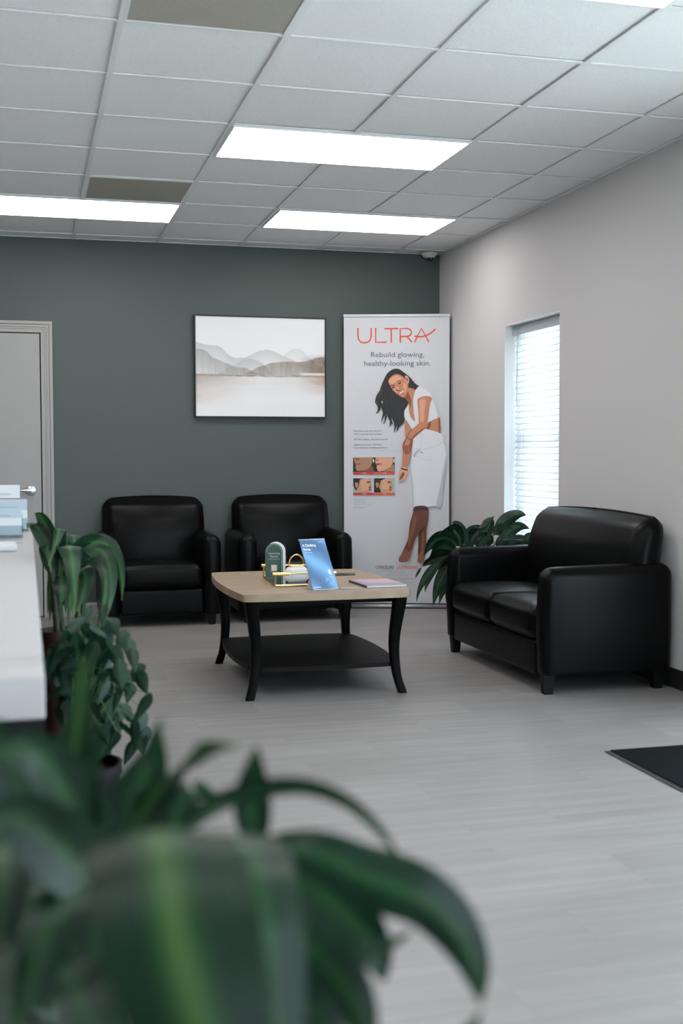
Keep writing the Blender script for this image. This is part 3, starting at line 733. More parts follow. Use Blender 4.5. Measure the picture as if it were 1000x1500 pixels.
# acrylic arched sign
def arch(w, h, n=16): return [(-w, 0), (w, 0)] + [(w*math.cos(PI*k/n), h-w+w*math.sin(PI*k/n)) for k in range(n+1)]
sg = thing('table_sign', 'small green arched table sign with pale lettering standing in the tray', 'sign', (1.274, 6.19, ZT+.0065), math.radians(-8))
Tx = Matrix.Rotation(PI/2, 4, 'X')
bm = new(); prism(bm, arch(.047, .186), -.004, .002, T=Tx); gp = obj('green_panel', bm, mat('dark_green_card', (0.018, 0.070, 0.055), .4), sg, smooth=False)
bm = new()
o_, i_ = arch(.042, .181), arch(.0403, .1793)
for k in range(1, len(o_)-1): polyface(bm, [(o_[k][0], -.0024, o_[k][1]), (o_[k+1][0], -.0024, o_[k+1][1]), (i_[k+1][0], -.0024, i_[k+1][1]), (i_[k][0], -.0024, i_[k][1])])
text_faces(bm, 'Rewarding', .010, (0, -.0024, 0.128), (1, 0, 0), (0, 0, 1), 0, 'CENTER', width=.058); text_faces(bm, 'Beauty', .010, (0, -.0024, 0.112), (1, 0, 0), (0, 0, 1), 0, 'CENTER', width=.040)
text_faces(bm, 'ask us how to join today', .005, (0, -.0024, 0.100), (1, 0, 0), (0, 0, 1), 0, 'CENTER', width=.062)
box(bm, -.015, .015, -.0026, -.0021, .038, .070)
obj('sign_lettering', bm, mat('cream_ink', (0.62, 0.50, 0.43), .5), gp, smooth=False)
bm = new(); prism(bm, arch(.049, .193), -.020, -.0045, T=Tx @ Matrix.Translation((.012, 0, 0)));
for v in bm.verts: v.co.y = v.co.y
obj('sign_backing', bm, M['white'], sg, smooth=False)
bm = new(); box(bm, .0615, .064, -.02, .075, .002, .178); obj('side_fin', bm, M['acrylic'], sg, smooth=False)
# ceramic teapot-like white jar with gold ring handle
jr = thing('ceramic_jar', 'white rounded ceramic jar with a gold ring handle in the tray', 'jar', (1.346, 5.965, ZT+.0065), math.radians(10))
bm = new()
def jfn(v, u): v = v.copy(); v.x *= 1-.10*max(0, u[2]); return v
soft_box(bm, (0, 0, .041), (.130, .07, .084), .032, (.004, .006, 0), fn=jfn); obj('jar_body', bm, M['ceramic'], jr)
bm = new(); soft_box(bm, (-.004, 0, .0855), (.080, .030, .008), .0035); obj('jar_clasp', bm, M['gold'], jr)
bm = new(); pts = [(.0+.042*math.cos(a), 0, .088+.054*math.sin(a)) for a in [PI*k/16 for k in range(17)]]; tube(bm, pts, .0035, 8); obj('ring_handle', bm, M['gold'], jr)
t = thing('gold_ring_ornament', 'thin gold arched loop standing beside the white jar in the tray', 'ornament', (1.447, 5.93, ZT+.0065), math.radians(30))
bm = new(); pts = [(.030*math.cos(PI*k/16)+.0, 0, .06+.026*math.sin(PI*k/16)) for k in range(17)]; pts = [(pts[0][0], 0, .0035)] + pts + [(pts[-1][0], 0, .0035)]; tube(bm, pts, .0026, 8); obj('loop', bm, M['gold'], t)
bm = new(); lathe(bm, [(0, 0), (.034, 0), (.037, .02), (.033, .05), (.024, .072), (.010, .082), (0, .083)], n=28); tag(obj('ceramic_cup', bm, M['ceramic'], loc=(1.462, 6.03, ZT+.0065)), 'round white ceramic piece behind the blue brochure in the tray', 'ornament')
# blue brochure in a slanted acrylic holder
bb = thing('leaflet_stand', 'clear slanted leaflet stand holding a blue leaflet at the table front', 'leaflet stand', (1.424, 5.645, ZT), math.radians(15))
lean = math.radians(17); bwid = .071; bh_ = .258
def Tb(x, y, z):   # leaning frame: y out of the page (towards the viewer negative), z up the page, slightly skewed sideways by the turn
    return Vector((x - z*math.sin(math.radians(9)), y + z*math.sin(lean), z*math.cos(lean)))
bm = new()
def lb(bmm, x0, x1, y0, y1, z0, z1, mi=0):
    for v in box(bmm, x0, x1, y0, y1, z0, z1, mi): v.co = Tb(*v.co)
lb(bm, -bwid-.002, bwid+.002, .0045, .0065, .0, bh_); box(bm, -bwid-.002, bwid+.002, .0, .11, .0, .002)
vs = [Vector((x, y, z)) for x in (-bwid-.002, bwid+.002) for y, z in ((.0, 0),)]
obj('acrylic_stand', bm, M['acrylic'], bb, smooth=False)
def make_blueprint():
    m, t, b = nt('blue_silk_print'); L = t.links; tc = t.nodes.new('ShaderNodeTexCoord'); mp = t.nodes.new('ShaderNodeMapping'); mp.inputs['Rotation'].default_value = (0, math.radians(48), 0); L.new(tc.outputs['Object'], mp.inputs[0])
    w = t.nodes.new('ShaderNodeTexWave'); w.wave_type = 'BANDS'; w.bands_direction = 'X'; w.inputs['Scale'].default_value = 2.6; w.inputs['Distortion'].default_value = 5; w.inputs['Detail'].default_value = 2; w.inputs['Detail Scale'].default_value = .8; L.new(mp.outputs[0], w.inputs[0])
    cr = t.nodes.new('ShaderNodeValToRGB'); L.new(w.outputs['Fac'], cr.inputs[0]); e = cr.color_ramp.elements
    e[0].color = (0.022, 0.085, 0.22, 1); e[1].color = (0.13, 0.34, 0.60, 1); x = e.new(.5); x.color = (0.045, 0.17, 0.40, 1)
    L.new(cr.outputs[0], b.inputs['Base Color']); b.inputs['Roughness'].default_value = .3; return m
bm = new(); lb(bm, -bwid, bwid, .001, .004, .004, bh_-.003, 0)
xd = (Tb(1, 0, 0)-Tb(0, 0, 0)); yd = (Tb(0, 0, 1)-Tb(0, 0, 0))
for s_, h_, x_, z_, w_ in (('A Clarifying', .0125, -bwid+.010, .221, .074), ('Force', .0125, -bwid+.010, .201, .037), ('advanced laser treatment', .004, -bwid+.010, .189, .045), ('cynosure', .004, .03, .240, .026), ('lutronic', .006, -bwid+.010, .012, .035)):
    text_faces(bm, s_, h_, Tb(x_, .0006, z_), xd, yd, 1, width=w_, thick=.0004 if h_ > .01 else 0)
rr = random.Random(4)
for k in range(34):   # white splash printed low on the right of the leaflet
    z_ = .02+.075*rr.random(); x_ = .055-.055*rr.random()*(1-(z_-.02)/.11); l = .004+.016*rr.random(); a = rr.uniform(.5, 1.9)
    p = [Vector((x_, z_)), Vector((x_+l*math.cos(a), z_+l*math.sin(a))), Vector((x_+l*math.cos(a)+.0018, z_+l*math.sin(a)-.001)), Vector((x_+.0024, z_))]
    polyface(bm, [Tb(q.x, .0007, q.y) for q in p], 2)
polyface(bm, [Tb(x, .0006, z) for x, z in ((.043, .075), (.053, .075), (.053, .1), (.043, .1))], 1)
obj('blue_leaflet', bm, [make_blueprint(), mat('white_ink', (.85, .88, .9), .5), mat('pale_splash_ink', (.30, .50, .72), .5)], bb, smooth=False)
bm = new(); Tt = Matrix.Identity(4)
p0, p1, p2 = Vector((-bwid+.001, .0075, .002)), Vector((-bwid+.001, .075, .002)), Tb(-bwid+.03, .0075, .11)
for dx_ in (0, .0025): polyface(bm, [p+Vector((dx_, 0, 0)) for p in (p0, p1, p2)])
obj('easel_back', bm, mat('frosted_card', (0.50, .46, .42), .5), bb, smooth=False)
# magazine and cards
t = thing('magazine', 'grey and pink magazine lying at the right front corner of the table', 'magazine', (1.735, 5.80, ZT), math.radians(3))
def flat(bm, poly, z0, z1, mi=0): prism(bm, poly, z0, z1, mi)
bm = new(); flat(bm, [(-.105, -.140), (.105, -.140), (.105, .140), (-.105, .140)], .0012, .010); obj('pages', bm, M['paper'], t, smooth=False)
bm = new(); flat(bm, [(-.108, -.143), (.107, -.143), (.107, .143), (-.108, .143)], .0102, .0118, 0); flat(bm, [(-.108, -.143), (.107, -.143), (.107, .143), (-.108, .143)], 0, .0011, 2); box(bm, -.1092, -.1072, -.143, .143, 0, .0118, 2)
flat(bm, [(-.06, -.02), (.105, -.06), (.105, .141), (-.09, .141)], .0119, .0121, 1)
obj('cover', bm, [mat('grey_mauve_cover', (.28, .27, .33), .35), mat('pink_cover_print', (.55, .36, .42), .35), mat('dark_cover', (.035, .035, .06), .4)], t, smooth=False)
bm = new(); box(bm, -.045, .045, -.028, .028, 0, .004, bevel=.001); tag(obj('card_case', bm, mat('mauve_card', (.36, .33, .36), .4), loc=(1.543, 5.665, ZT)), 'small mauve card pack lying right of the blue leaflet stand', 'card pack')
bpy.data.objects['card_case'].rotation_euler.z = math.radians(-5)
bm = new(); box(bm, -.055, .055, -.02, .02, 0, .008, bevel=.001); o = tag(obj('smartphone', bm, mat('black_glass', (.01, .01, .012), .15), loc=(1.695, 6.30, ZT)), 'thin dark flat object at the far right of the table top', 'phone')

# ------------------------------------------------------------------ framed watercolour
px0, px1, pz0, pz1 = 1.215, 2.224, 1.460, 2.222
pt = thing('framed_picture', 'pale watercolour landscape in a thin black frame on the green wall', 'picture', ((px0+px1)/2, YB-.0005, pz0))
pw, ph = (px1-px0)/2, pz1-pz0
bm = new(); fw = .010
for q in ((-pw, pw, 0, fw), (-pw, pw, ph-fw, ph), (-pw, -pw+fw, fw, ph-fw), (pw-fw, pw, fw, ph-fw)): box(bm, q[0], q[1], -.042, 0, q[2], q[3])
obj('picture_frame', bm, M['blackframe'], pt, smooth=False)
bm = new(); box(bm, -pw+fw+.0005, pw-fw-.0005, -.034, -.005, fw+.0005, ph-fw-.0005); uvl = bm.loops.layers.uv.new('UVMap')
for f in bm.faces:
    for l in f.loops: l[uvl].uv = ((l.vert.co.x+pw)/(2*pw), l.vert.co.z/ph)
obj('canvas', bm, M['canvas'], pt, smooth=False)

# ------------------------------------------------------------------ roll-up banner
BL, BR = Vector((2.357, 8.775, 0)), Vector((3.126, 8.538, 0)); BW = (BR-BL).length; BH = 2.245
bn = thing('rollup_banner', 'tall white roll-up advertising banner with a smiling woman in white', 'banner', (BL+BR)/2, math.atan2((BR-BL).y, (BR-BL).x))
def bu(x, y):   # photo frame position on the print -> banner plane
    return ((x-503.4)/154.7*BW - BW/2, (889.8-y)/428.6*BH)
class Print:
    def __init__(s): s.bm = new(); s.mats = []; s.y = -.0012
    def m(s, name, col, rough=.45):
        for i, x in enumerate(s.mats):
            if x.name == name: return i
        s.mats.append(mat(name, col, rough)); return len(s.mats)-1
    def poly(s, pts, mi, smooth=True, sub=4):
        if smooth: pts = [(p.x, p.y) for p in catmull([Vector((a, b, 0)) for a, b in pts], sub)]
        s.y -= .00012; vs = [s.bm.verts.new((bu(a, b)[0], s.y, bu(a, b)[1])) for a, b in pts]
        f = s.bm.faces.new(vs); f.material_index = mi
        bmesh.ops.triangulate(s.bm, faces=[f])
    def line(s, pts, w, mi, smooth=True):
        if smooth: pts = [(p.x, p.y) for p in catmull([Vector((a, b, 0)) for a, b in pts], 8, False)]
        s.y -= .00012; P = [Vector(bu(*p)) for p in pts]; L_, R_ = [], []
        for i, p in enumerate(P):
            d = (P[min(i+1, len(P)-1)]-P[max(i-1, 0)]).normalized(); n = Vector((-d.y, d.x))*(w[0]*(1-i/(len(P)-1))+w[1]*i/(len(P)-1) if isinstance(w, tuple) else w)/2
            L_.append(s.bm.verts.new((p.x+n.x, s.y, p.y+n.y))); R_.append(s.bm.verts.new((p.x-n.x, s.y, p.y-n.y)))
        for i in range(len(P)-1): s.bm.faces.new((L_[i], L_[i+1], R_[i+1], R_[i])).material_index = mi
    def text(s, body, x, y, cap, mi, align='LEFT', width=None, thick=0):
        """x, y: baseline start in photo frame; cap, width in photo frame units"""
        k = BW/154.7; s.y -= .00012; u, v = bu(x, y)
        text_faces(s.bm, body, cap*k, (u, s.y, v), (1, 0, 0), (0, 0, 1), mi, align, width=width*k if width else None, thick=thick)
c1 = lambda L_: [(490+x/5.5556, 450+y/5.5556) for x, y in L_]
c2 = lambda L_: [(490+x/5.5556, 640+y/5.5556) for x, y in L_]
c5 = lambda L_: [(540+x/7.692, 530+y/7.692) for x, y in L_]
c6 = lambda L_: [(500+x/9.38, 610+y/9.38) for x, y in L_]
P = Print()
hair = P.m('print_dark_hair', (.012, .010, .011)); hair2 = P.m('print_brown_hair', (.045, .026, .022)); skin = P.m('print_skin', (.58, .22, .115)); skin_l = P.m('print_skin_light', (.74, .36, .22)); skin_d = P.m('print_skin_dark', (.27, .075, .035)); leg = P.m('print_leg_skin', (.15, .045, .026)); leg_l = P.m('print_leg_light', (.25, .085, .05)); legd = P.m('print_leg_dark', (.06, .02, .014))
cloth = P.m('print_white_cloth', (.74, .74, .77)); cloth_s = P.m('print_cloth_fold', (.50, .50, .54)); shoe = P.m('print_nude_shoe', (.28, .11, .075)); orange = P.m('print_orange', (.78, .085, .03)); red = P.m('print_red', (.58, .03, .03)); grey = P.m('print_grey_text', (.10, .11, .13)); lgrey = P.m('print_light_grey_text', (.22, .23, .26)); pink = P.m('print_pink_line', (.70, .50, .50)); wht = P.m('print_white', (.85, .85, .85)); tan = P.m('print_tan_skin', (.42, .22, .12)); yel = P.m('print_warm_skin', (.55, .33, .18)); lip = P.m('print_lip', (.38, .07, .06)); bgph = P.m('print_grey_backdrop', (.42, .46, .46)); shad = P.m('print_soft_shadow', (.47, .47, .50))
# pink ribbon lines
for L_ in ([(80, 490), (130, 600), (220, 690), (345, 712)], [(85, 560), (160, 660), (250, 730), (345, 748)], [(85, 640), (170, 715), (260, 745)], [(300, 1172), (420, 1156), (540, 1158)]): P.line(c1(L_), .0022, pink)
for L_ in ([(515, 400), (585, 470), (605, 600), (600, 780)], [(515, 425), (570, 500), (585, 620), (582, 800)], [(515, 455), (555, 530), (570, 640), (570, 820)], [(930, 570), (860, 680), (815, 790)], [(930, 640), (880, 720), (845, 800)]): P.line(c2(L_), .0022, pink)
P.line(c1([(862, 890), (900, 930), (918, 1000), (890, 1075)]), .003, pink)
# logo letters as strokes
sw = .0135
P.line(c1([(190, 168), (190, 235)]) + c1([(196, 262), (215, 282), (243, 288), (272, 281), (291, 262), (297, 235)]) + c1([(297, 168)]), sw*.8, orange, False)
P.line(c1([(334, 168), (334, 283), (425, 283)]), sw*.8, orange, False); P.line(c1([(405, 174), (518, 174)]), sw*.8, orange, False); P.line(c1([(461, 174), (461, 288)]), sw*.8, orange, False)
P.line(c1([(534, 288), (534, 174), (590, 174)]) + c1([(612, 180), (624, 196), (624, 214), (611, 231), (590, 237)]) + c1([(534, 237)]), sw*.8, orange, False)
P.line(c1([(588, 237), (630, 284)]), sw*.8, orange, False)
P.line(c1([(650, 284), (706, 172), (766, 284)]), sw*.8, orange, False)
P.line(c1([(648, 236), (700, 240), (750, 228), (790, 205), (820, 178)]), sw*.8, orange)
P.text('Rebuild glowing,', 490+290/5.5556, 450+403/5.5556, 7.6, grey, width=78, thick=-.0002)
P.text('healthy-looking skin.', 490+237/5.5556, 450+473/5.5556, 7.6, grey, width=97, thick=-.0002)
for s_, x, y, w in (('Improves tone & texture*', 165, 194, 41), ('with minimal downtime', 165, 238, 41), ('All skin types, all year-round', 165, 309, 50), ('Highest power, 1927nm', 165, 383, 41), ('non-ablative fractional laser', 165, 424, 50)): P.text(s_, 500+x/9.38, 610+y/9.38, 2.1, grey, width=w)
for s_, x, y, w in (('Results may vary', 165, 1128, 18), ('from patient', 165, 1150, 15), ('to patient. See your', 165, 1172, 18), ('provider to learn more.', 165, 1198, 26), ('PB-0001', 165, 1246, 16)): P.text(s_, 500+x/9.38, 610+y/9.38, 1.3, lgrey, width=w)
# before / after photographs
P.poly(c6([(158, 550), (733, 550), (733, 748), (158, 748)]), hair, False)
P.poly(c6([(165, 552), (430, 552), (415, 640), (390, 690), (330, 722), (240, 738), (205, 730), (190, 690), (196, 660), (175, 600)]), tan, False)
P.poly(c6([(395, 690), (425, 660), (450, 744), (250, 744), (330, 725)]), skin_d, False)
P.poly(c6([(470, 552), (712, 552), (705, 640), (670, 690), (600, 726), (530, 742), (500, 738), (482, 690), (488, 660), (462, 610)]), skin_l, False)
P.poly(c6([(690, 670), (725, 640), (732, 744), (560, 744), (620, 722)]), tan, False)
P.poly(c6([(186, 632), (225, 628), (265, 640), (225, 650), (195, 650)]), lip); P.poly(c6([(470, 632), (520, 628), (560, 640), (515, 656), (480, 652)]), lip)
P.poly(c6([(190, 560), (240, 566), (245, 580), (200, 585)]), skin_d); P.poly(c6([(470, 575), (500, 570), (510, 590), (480, 600)]), tan)
P.poly(c6([(432, 575), (446, 575), (444, 618), (434, 618)]), wht); P.poly(c6([(716, 575), (728, 575), (727, 618), (718, 618)]), wht)
P.poly(c6([(158, 834), (420, 834), (420, 1034), (158, 1034)]), bgph, False); P.poly(c6([(446, 834), (735, 834), (735, 1034), (446, 1034)]), bgph, False)
P.poly(c6([(160, 836), (300, 836), (250, 900), (235, 960), (200, 1010), (180, 980), (160, 930)]), hair, False)
P.poly(c6([(446, 836), (610, 836), (540, 890), (520, 960), (540, 1033), (446, 1033)]), hair, False)
P.poly(c6([(250, 850), (330, 836), (395, 838), (402, 880), (395, 910), (412, 955), (395, 975), (398, 1000), (380, 1032), (215, 1032), (205, 990), (235, 950)]), yel, False)
P.poly(c6([(540, 865), (620, 836), (680, 838), (692, 885), (690, 905), (712, 940), (698, 965), (700, 990), (680, 1020), (640, 1032), (550, 1032), (520, 960)]), yel, False)
P.poly(c6([(290, 850), (370, 842), (380, 900), (360, 990), (280, 1000), (265, 900)]), skin_l); P.poly(c6([(580, 850), (660, 842), (672, 900), (640, 980), (560, 980), (560, 900)]), skin_l)
for x in (0, 285):
    P.poly(c6([(185+x, 905), (205+x, 892), (228+x, 905), (225+x, 950), (205+x, 968), (190+x, 945)]), skin)
    P.poly(c6([(345+x, 885), (375+x, 878), (395+x, 888), (375+x, 900), (350+x, 898)]), hair2); P.poly(c6([(375+x, 985), (405+x, 980), (403+x, 1003), (380+x, 1003)]), lip)
    P.poly(c6([(375+x, 955), (400+x, 945), (402+x, 970), (380+x, 970)]), skin_d)
for y in (750, 1034): P.poly(c6([(158, y), (440, y), (440, y+32), (158, y+32)]), red, False); P.poly(c6([(440, y), (735, y), (735, y+32), (440, y+32)]), orange, False)
for x, y, s_ in ((316, 772, 'BEFORE'), (592, 772, 'AFTER'), (316, 1058, 'BEFORE'), (592, 1058, 'AFTER')): P.text(s_, 500+x/9.38, 610+y/9.38, 1.3, wht, 'CENTER', 5.4)
# the printed woman, back to front
P.poly(c5([(300, 72), (352, 82), (400, 118), (440, 148), (480, 185), (520, 235), (566, 272), (548, 300), (515, 312), (470, 300), (462, 400), (450, 450), (415, 490), (398, 560), (390, 610), (360, 650), (330, 640), (290, 600), (255, 600), (225, 560), (190, 540), (160, 500), (135, 500), (105, 480), (85, 430), (100, 380), (118, 340), (135, 280), (165, 205), (205, 130), (250, 90)]), hair)
for L_, w_ in (([(110, 440), (118, 510), (105, 545), (82, 572)], .030), ([(100, 400), (84, 420), (78, 450), (96, 480)], .016), ([(150, 480), (172, 550), (160, 610), (140, 665)], .030), ([(170, 500), (190, 580), (188, 640), (165, 690)], .026), ([(205, 520), (232, 600), (248, 660), (236, 725)], .034), ([(225, 540), (232, 620), (262, 680), (255, 700)], .022), ([(260, 560), (290, 640), (300, 710), (283, 785)], .040), ([(290, 580), (318, 680), (330, 720), (316, 775)], .046), ([(330, 600), (350, 660), (350, 700), (335, 730)], .050), ([(370, 580), (385, 640), (365, 690), (350, 710)], .045), ([(130, 330), (95, 380), (88, 400), (72, 408)], .020), ([(395, 540), (400, 600), (385, 650), (370, 670)], .03)):
    P.line(c5(L_), (w_, .003), hair)
P.poly(c5([(110, 350), (140, 290), (160, 320), (130, 360), (105, 395)]), hair2)
for L_ in ([(150, 250), (140, 330), (110, 420), (100, 490)], [(200, 260), (190, 400), (215, 500), (240, 600)], [(250, 380), (270, 470), (330, 560), (340, 650)], [(300, 420), (340, 500), (330, 600)], [(240, 110), (190, 200), (170, 290)], [(300, 85), (370, 115), (410, 150)]): P.line(c5(L_), .0035, hair2)
for L_ in ([(150, 428), (158, 450), (150, 462), (144, 445)],): P.poly(c5(L_), shad)
P.poly(c5([(406, 645), (440, 690), (490, 745), (450, 790), (425, 840), (412, 830), (405, 720)]), skin)
P.poly(c5([(400, 385), (445, 290), (480, 295), (530, 315), (510, 370), (495, 440), (505, 560), (520, 660), (495, 660), (470, 600), (452, 540), (455, 450)]), skin)
P.poly(c5([(405, 385), (440, 330), (455, 360), (480, 420), (470, 520), (455, 470)]), skin_d)
P.poly(c5([(248, 165), (300, 136), (345, 140), (395, 172), (425, 210), (446, 255), (440, 300), (428, 350), (400, 392), (365, 386), (315, 352), (282, 325), (252, 285), (232, 245), (219, 210)]), skin)
P.poly(c5([(262, 170), (310, 150), (350, 165), (370, 200), (330, 215), (280, 240), (240, 240), (232, 205)]), skin_l); P.poly(c5([(395, 230), (425, 260), (420, 320), (400, 350), (388, 290)]), skin_l)
P.poly(c5([(275, 285), (300, 280), (320, 300), (330, 345), (300, 330)]), skin_l)
P.poly(c5([(410, 150), (440, 160), (454, 200), (444, 245), (425, 225), (414, 190)]), skin_l); P.poly(c5([(422, 172), (440, 185), (440, 220), (428, 208)]), skin_d)
P.line(c5([(242, 268), (262, 258), (295, 262)]), .006, hair2); P.line(c5([(318, 222), (340, 208), (366, 204)]), .005, hair2)
P.poly(c5([(252, 292), (272, 276), (296, 272), (292, 284), (268, 292)]), hair); P.poly(c5([(330, 240), (345, 228), (364, 226), (360, 238), (344, 244)]), hair)
P.poly(c5([(300, 290), (318, 282), (340, 300), (348, 318), (322, 326), (310, 318)]), skin_d); P.poly(c5([(302, 262), (322, 272), (344, 302), (330, 310), (312, 296)]), skin_l)
P.poly(c5([(328, 342), (360, 330), (398, 292), (400, 318), (382, 348), (352, 364)]), lip); P.poly(c5([(340, 346), (366, 334), (394, 306), (392, 322), (376, 342), (352, 356)]), wht)
P.poly(c5([(570, 272), (625, 296), (690, 350), (722, 410), (752, 470), (775, 560), (800, 632), (740, 645), (672, 690), (600, 700), (545, 690), (520, 640), (506, 560), (498, 440), (512, 360), (530, 310)]), cloth)
P.poly(c5([(450, 480), (425, 510), (402, 545), (404, 620), (430, 660), (490, 748), (545, 700), (525, 665), (490, 640), (465, 590), (452, 540)]), cloth)
P.line(c5([(500, 420), (508, 540), (524, 655)]), .003, cloth_s); P.line(c5([(460, 590), (490, 640), (528, 672)]), .003, cloth_s); P.line(c5([(722, 410), (752, 500), (790, 622)]), .003, cloth_s)
P.poly(c5([(660, 690), (700, 660), (760, 632), (802, 630), (806, 796), (740, 785), (640, 745)]), skin); P.poly(c5([(660, 692), (700, 664), (690, 740), (650, 742)]), skin_d); P.poly(c5([(785, 640), (802, 632), (806, 795), (790, 790)]), skin_d)
P.poly(c1([(640, 1000), (660, 975), (740, 985), (862, 1022), (888, 1100), (912, 1190), (908, 1280), (893, 1380), (880, 1500), (870, 1600), (820, 1608), (730, 1620), (650, 1616), (645, 1540), (635, 1400), (622, 1280), (630, 1180)]), cloth)
P.poly(c1([(895, 1250), (910, 1200), (905, 1290), (890, 1400), (868, 1600), (830, 1605), (860, 1450)]), cloth_s); P.poly(c1([(640, 1200), (665, 1160), (700, 1150), (668, 1190), (650, 1215)]), cloth_s); P.line(c1([(690, 1160), (712, 1182), (700, 1165), (722, 1185)]), .003, lgrey, False)
P.line(c1([(705, 1000), (708, 1080), (700, 1150)]), .002, cloth_s); P.line(c1([(640, 1146), (740, 1146), (830, 1120), (885, 1090)]), .003, pink); P.line(c1([(660, 1200), (720, 1230), (800, 1235)]), .002, cloth_s)
P.poly(c5([(392, 1000), (475, 1010), (455, 1090), (432, 1170), (375, 1170), (385, 1080)]), skin); P.poly(c1([(562, 1185), (612, 1185), (592, 1290), (560, 1300), (545, 1290), (556, 1230)]), skin)
P.poly(c1([(548, 1290), (592, 1305), (596, 1340), (575, 1385), (550, 1402), (524, 1408), (522, 1370), (533, 1320)]), skin_l); P.poly(c1([(555, 1335), (570, 1350), (550, 1385), (528, 1400), (535, 1370)]), skin_d)
P.line(c1([(542, 1302), (565, 1312), (595, 1318)]), .010, hair, False)
P.poly(c5([(548, 430), (575, 398), (620, 382), (670, 382), (712, 400), (706, 432), (690, 470), (678, 560), (668, 650), (660, 720), (600, 690), (566, 690), (560, 560)]), skin); P.poly(c5([(570, 440), (610, 410), (640, 430), (630, 540), (620, 660), (580, 670), (575, 560)]), skin_l)
P.poly(c5([(560, 690), (600, 668), (655, 690), (658, 728), (610, 765), (550, 815), (500, 860), (480, 900), (425, 868), (440, 820), (500, 745)]), skin); P.poly(c5([(650, 725), (600, 768), (540, 822), (495, 865), (480, 880), (500, 830), (560, 780)]), skin_d)
P.poly(c5([(425, 850), (460, 850), (498, 872), (492, 930), (478, 990), (450, 1028), (408, 1022), (386, 980), (386, 910)]), skin_d); P.poly(c5([(425, 862), (460, 862), (470, 900), (440, 930), (405, 920)]), skin)
for x in (400, 424, 448): P.line(c5([(x, 925), (x+2, 970), (x+12, 1018)]), .004, skin)
P.poly(c2([(690, 700), (765, 640), (748, 760), (748, 880), (738, 960), (725, 1005), (680, 1012), (680, 975), (698, 900), (688, 800)]), leg); P.poly(c2([(655, 558), (755, 560), (766, 650), (745, 715), (690, 765), (652, 840), (632, 910), (606, 985), (560, 990), (545, 950), (575, 880), (600, 815), (614, 700), (636, 620)]), leg)
P.poly(c2([(645, 640), (668, 650), (655, 740), (625, 830), (605, 890), (600, 830), (625, 740)]), leg_l); P.poly(c2([(715, 770), (730, 800), (722, 930), (708, 930), (712, 850)]), leg_l)
P.poly(c2([(658, 562), (755, 564), (758, 590), (700, 585), (655, 600)]), legd); P.poly(c2([(690, 765), (745, 710), (730, 740), (690, 800), (682, 800)]), legd)
P.poly(c2([(575, 900), (605, 930), (640, 880), (625, 940), (606, 990), (560, 1003), (525, 1005), (525, 975), (550, 940)]), shoe); P.poly(c2([(700, 930), (735, 920), (740, 955), (722, 1008), (680, 1012), (678, 980)]), shoe); P.line(c2([(606, 985), (650, 965), (700, 962)]), .002, shad)
P.text('CYNOSURE', 490+332/5.5556, 640+1066/5.5556, 4.6, grey, width=27, thick=.0002); P.text('LUTRONIC', 490+508/5.5556, 640+1066/5.5556, 4.6, orange, width=32, thick=.0002)
for s_, y, w in (('www.cynosure-lutronic.com', 1099, 24), ('Your provider can explain more', 1118, 33), ('Individual results may vary and are not guaranteed for every patient.', 1146, 52), ('Use of this device is limited to trained medical professionals only. Please', 1157, 56), ('consult your provider for a full list of risks and side effects of treatment.', 1180, 56), ('All rights reserved.', 1232, 20)): P.text(s_, 580.5, 640+y/5.5556, 1.15, lgrey, 'CENTER', w)
ang = math.atan2((BR-BL).y, (BR-BL).x)
panel_m = P.m('banner_vinyl', (.62, .62, .65))
box(P.bm, -BW/2, BW/2, -.0010, .0002, .034, BH-.004, panel_m)
o = obj('printed_panel', P.bm, P.mats, bn, smooth=False)
bm = new(); tube(bm, [(-BW/2-.003, 0, BH-.004), (BW/2+.003, 0, BH-.004)], .009, 12); box(bm, -BW/2-.003, BW/2+.003, -.010, .008, BH-.016, BH-.002, bevel=.002); obj('top_rail', bm, mat('white_top_rail', (.62, .64, .66), .35), bn)
bm = new(); box(bm, -BW/2-.012, BW/2+.012, -.045, .045, .006, .030, bevel=.004); obj('base_cassette', bm, M['chrome'], bn)
bm = new(); box(bm, -BW/2-.013, BW/2+.013, -.030, .030, .030, .0355); box(bm, -BW/2-.013, BW/2+.013, -.046, .046, .0, .0062); obj('base_seals', bm, M['foot'], bn, smooth=False)
bm = new(); tube(bm, [(0, .03, .036), (0, .014, BH-.01)], .008, 10); obj('support_pole', bm, M['chrome'], bn)

# ------------------------------------------------------------------ entrance mat
mt = thing('door_mat', 'black ribbed entrance mat with grey rubber edge on the tile floor', 'mat', (2.204, 4.222, 0), math.radians(-.5))
bm = new(); box(bm, 0, .90, -1.5, 0, .0008, .004, bevel=.001); obj('rubber_border', bm, M['mat_rubber'], mt)
bm = new(); box(bm, .022, .878, -1.478, -.006, .0042, .009, bevel=.002); obj('mat_pile', bm, M['mat_pile'], mt)

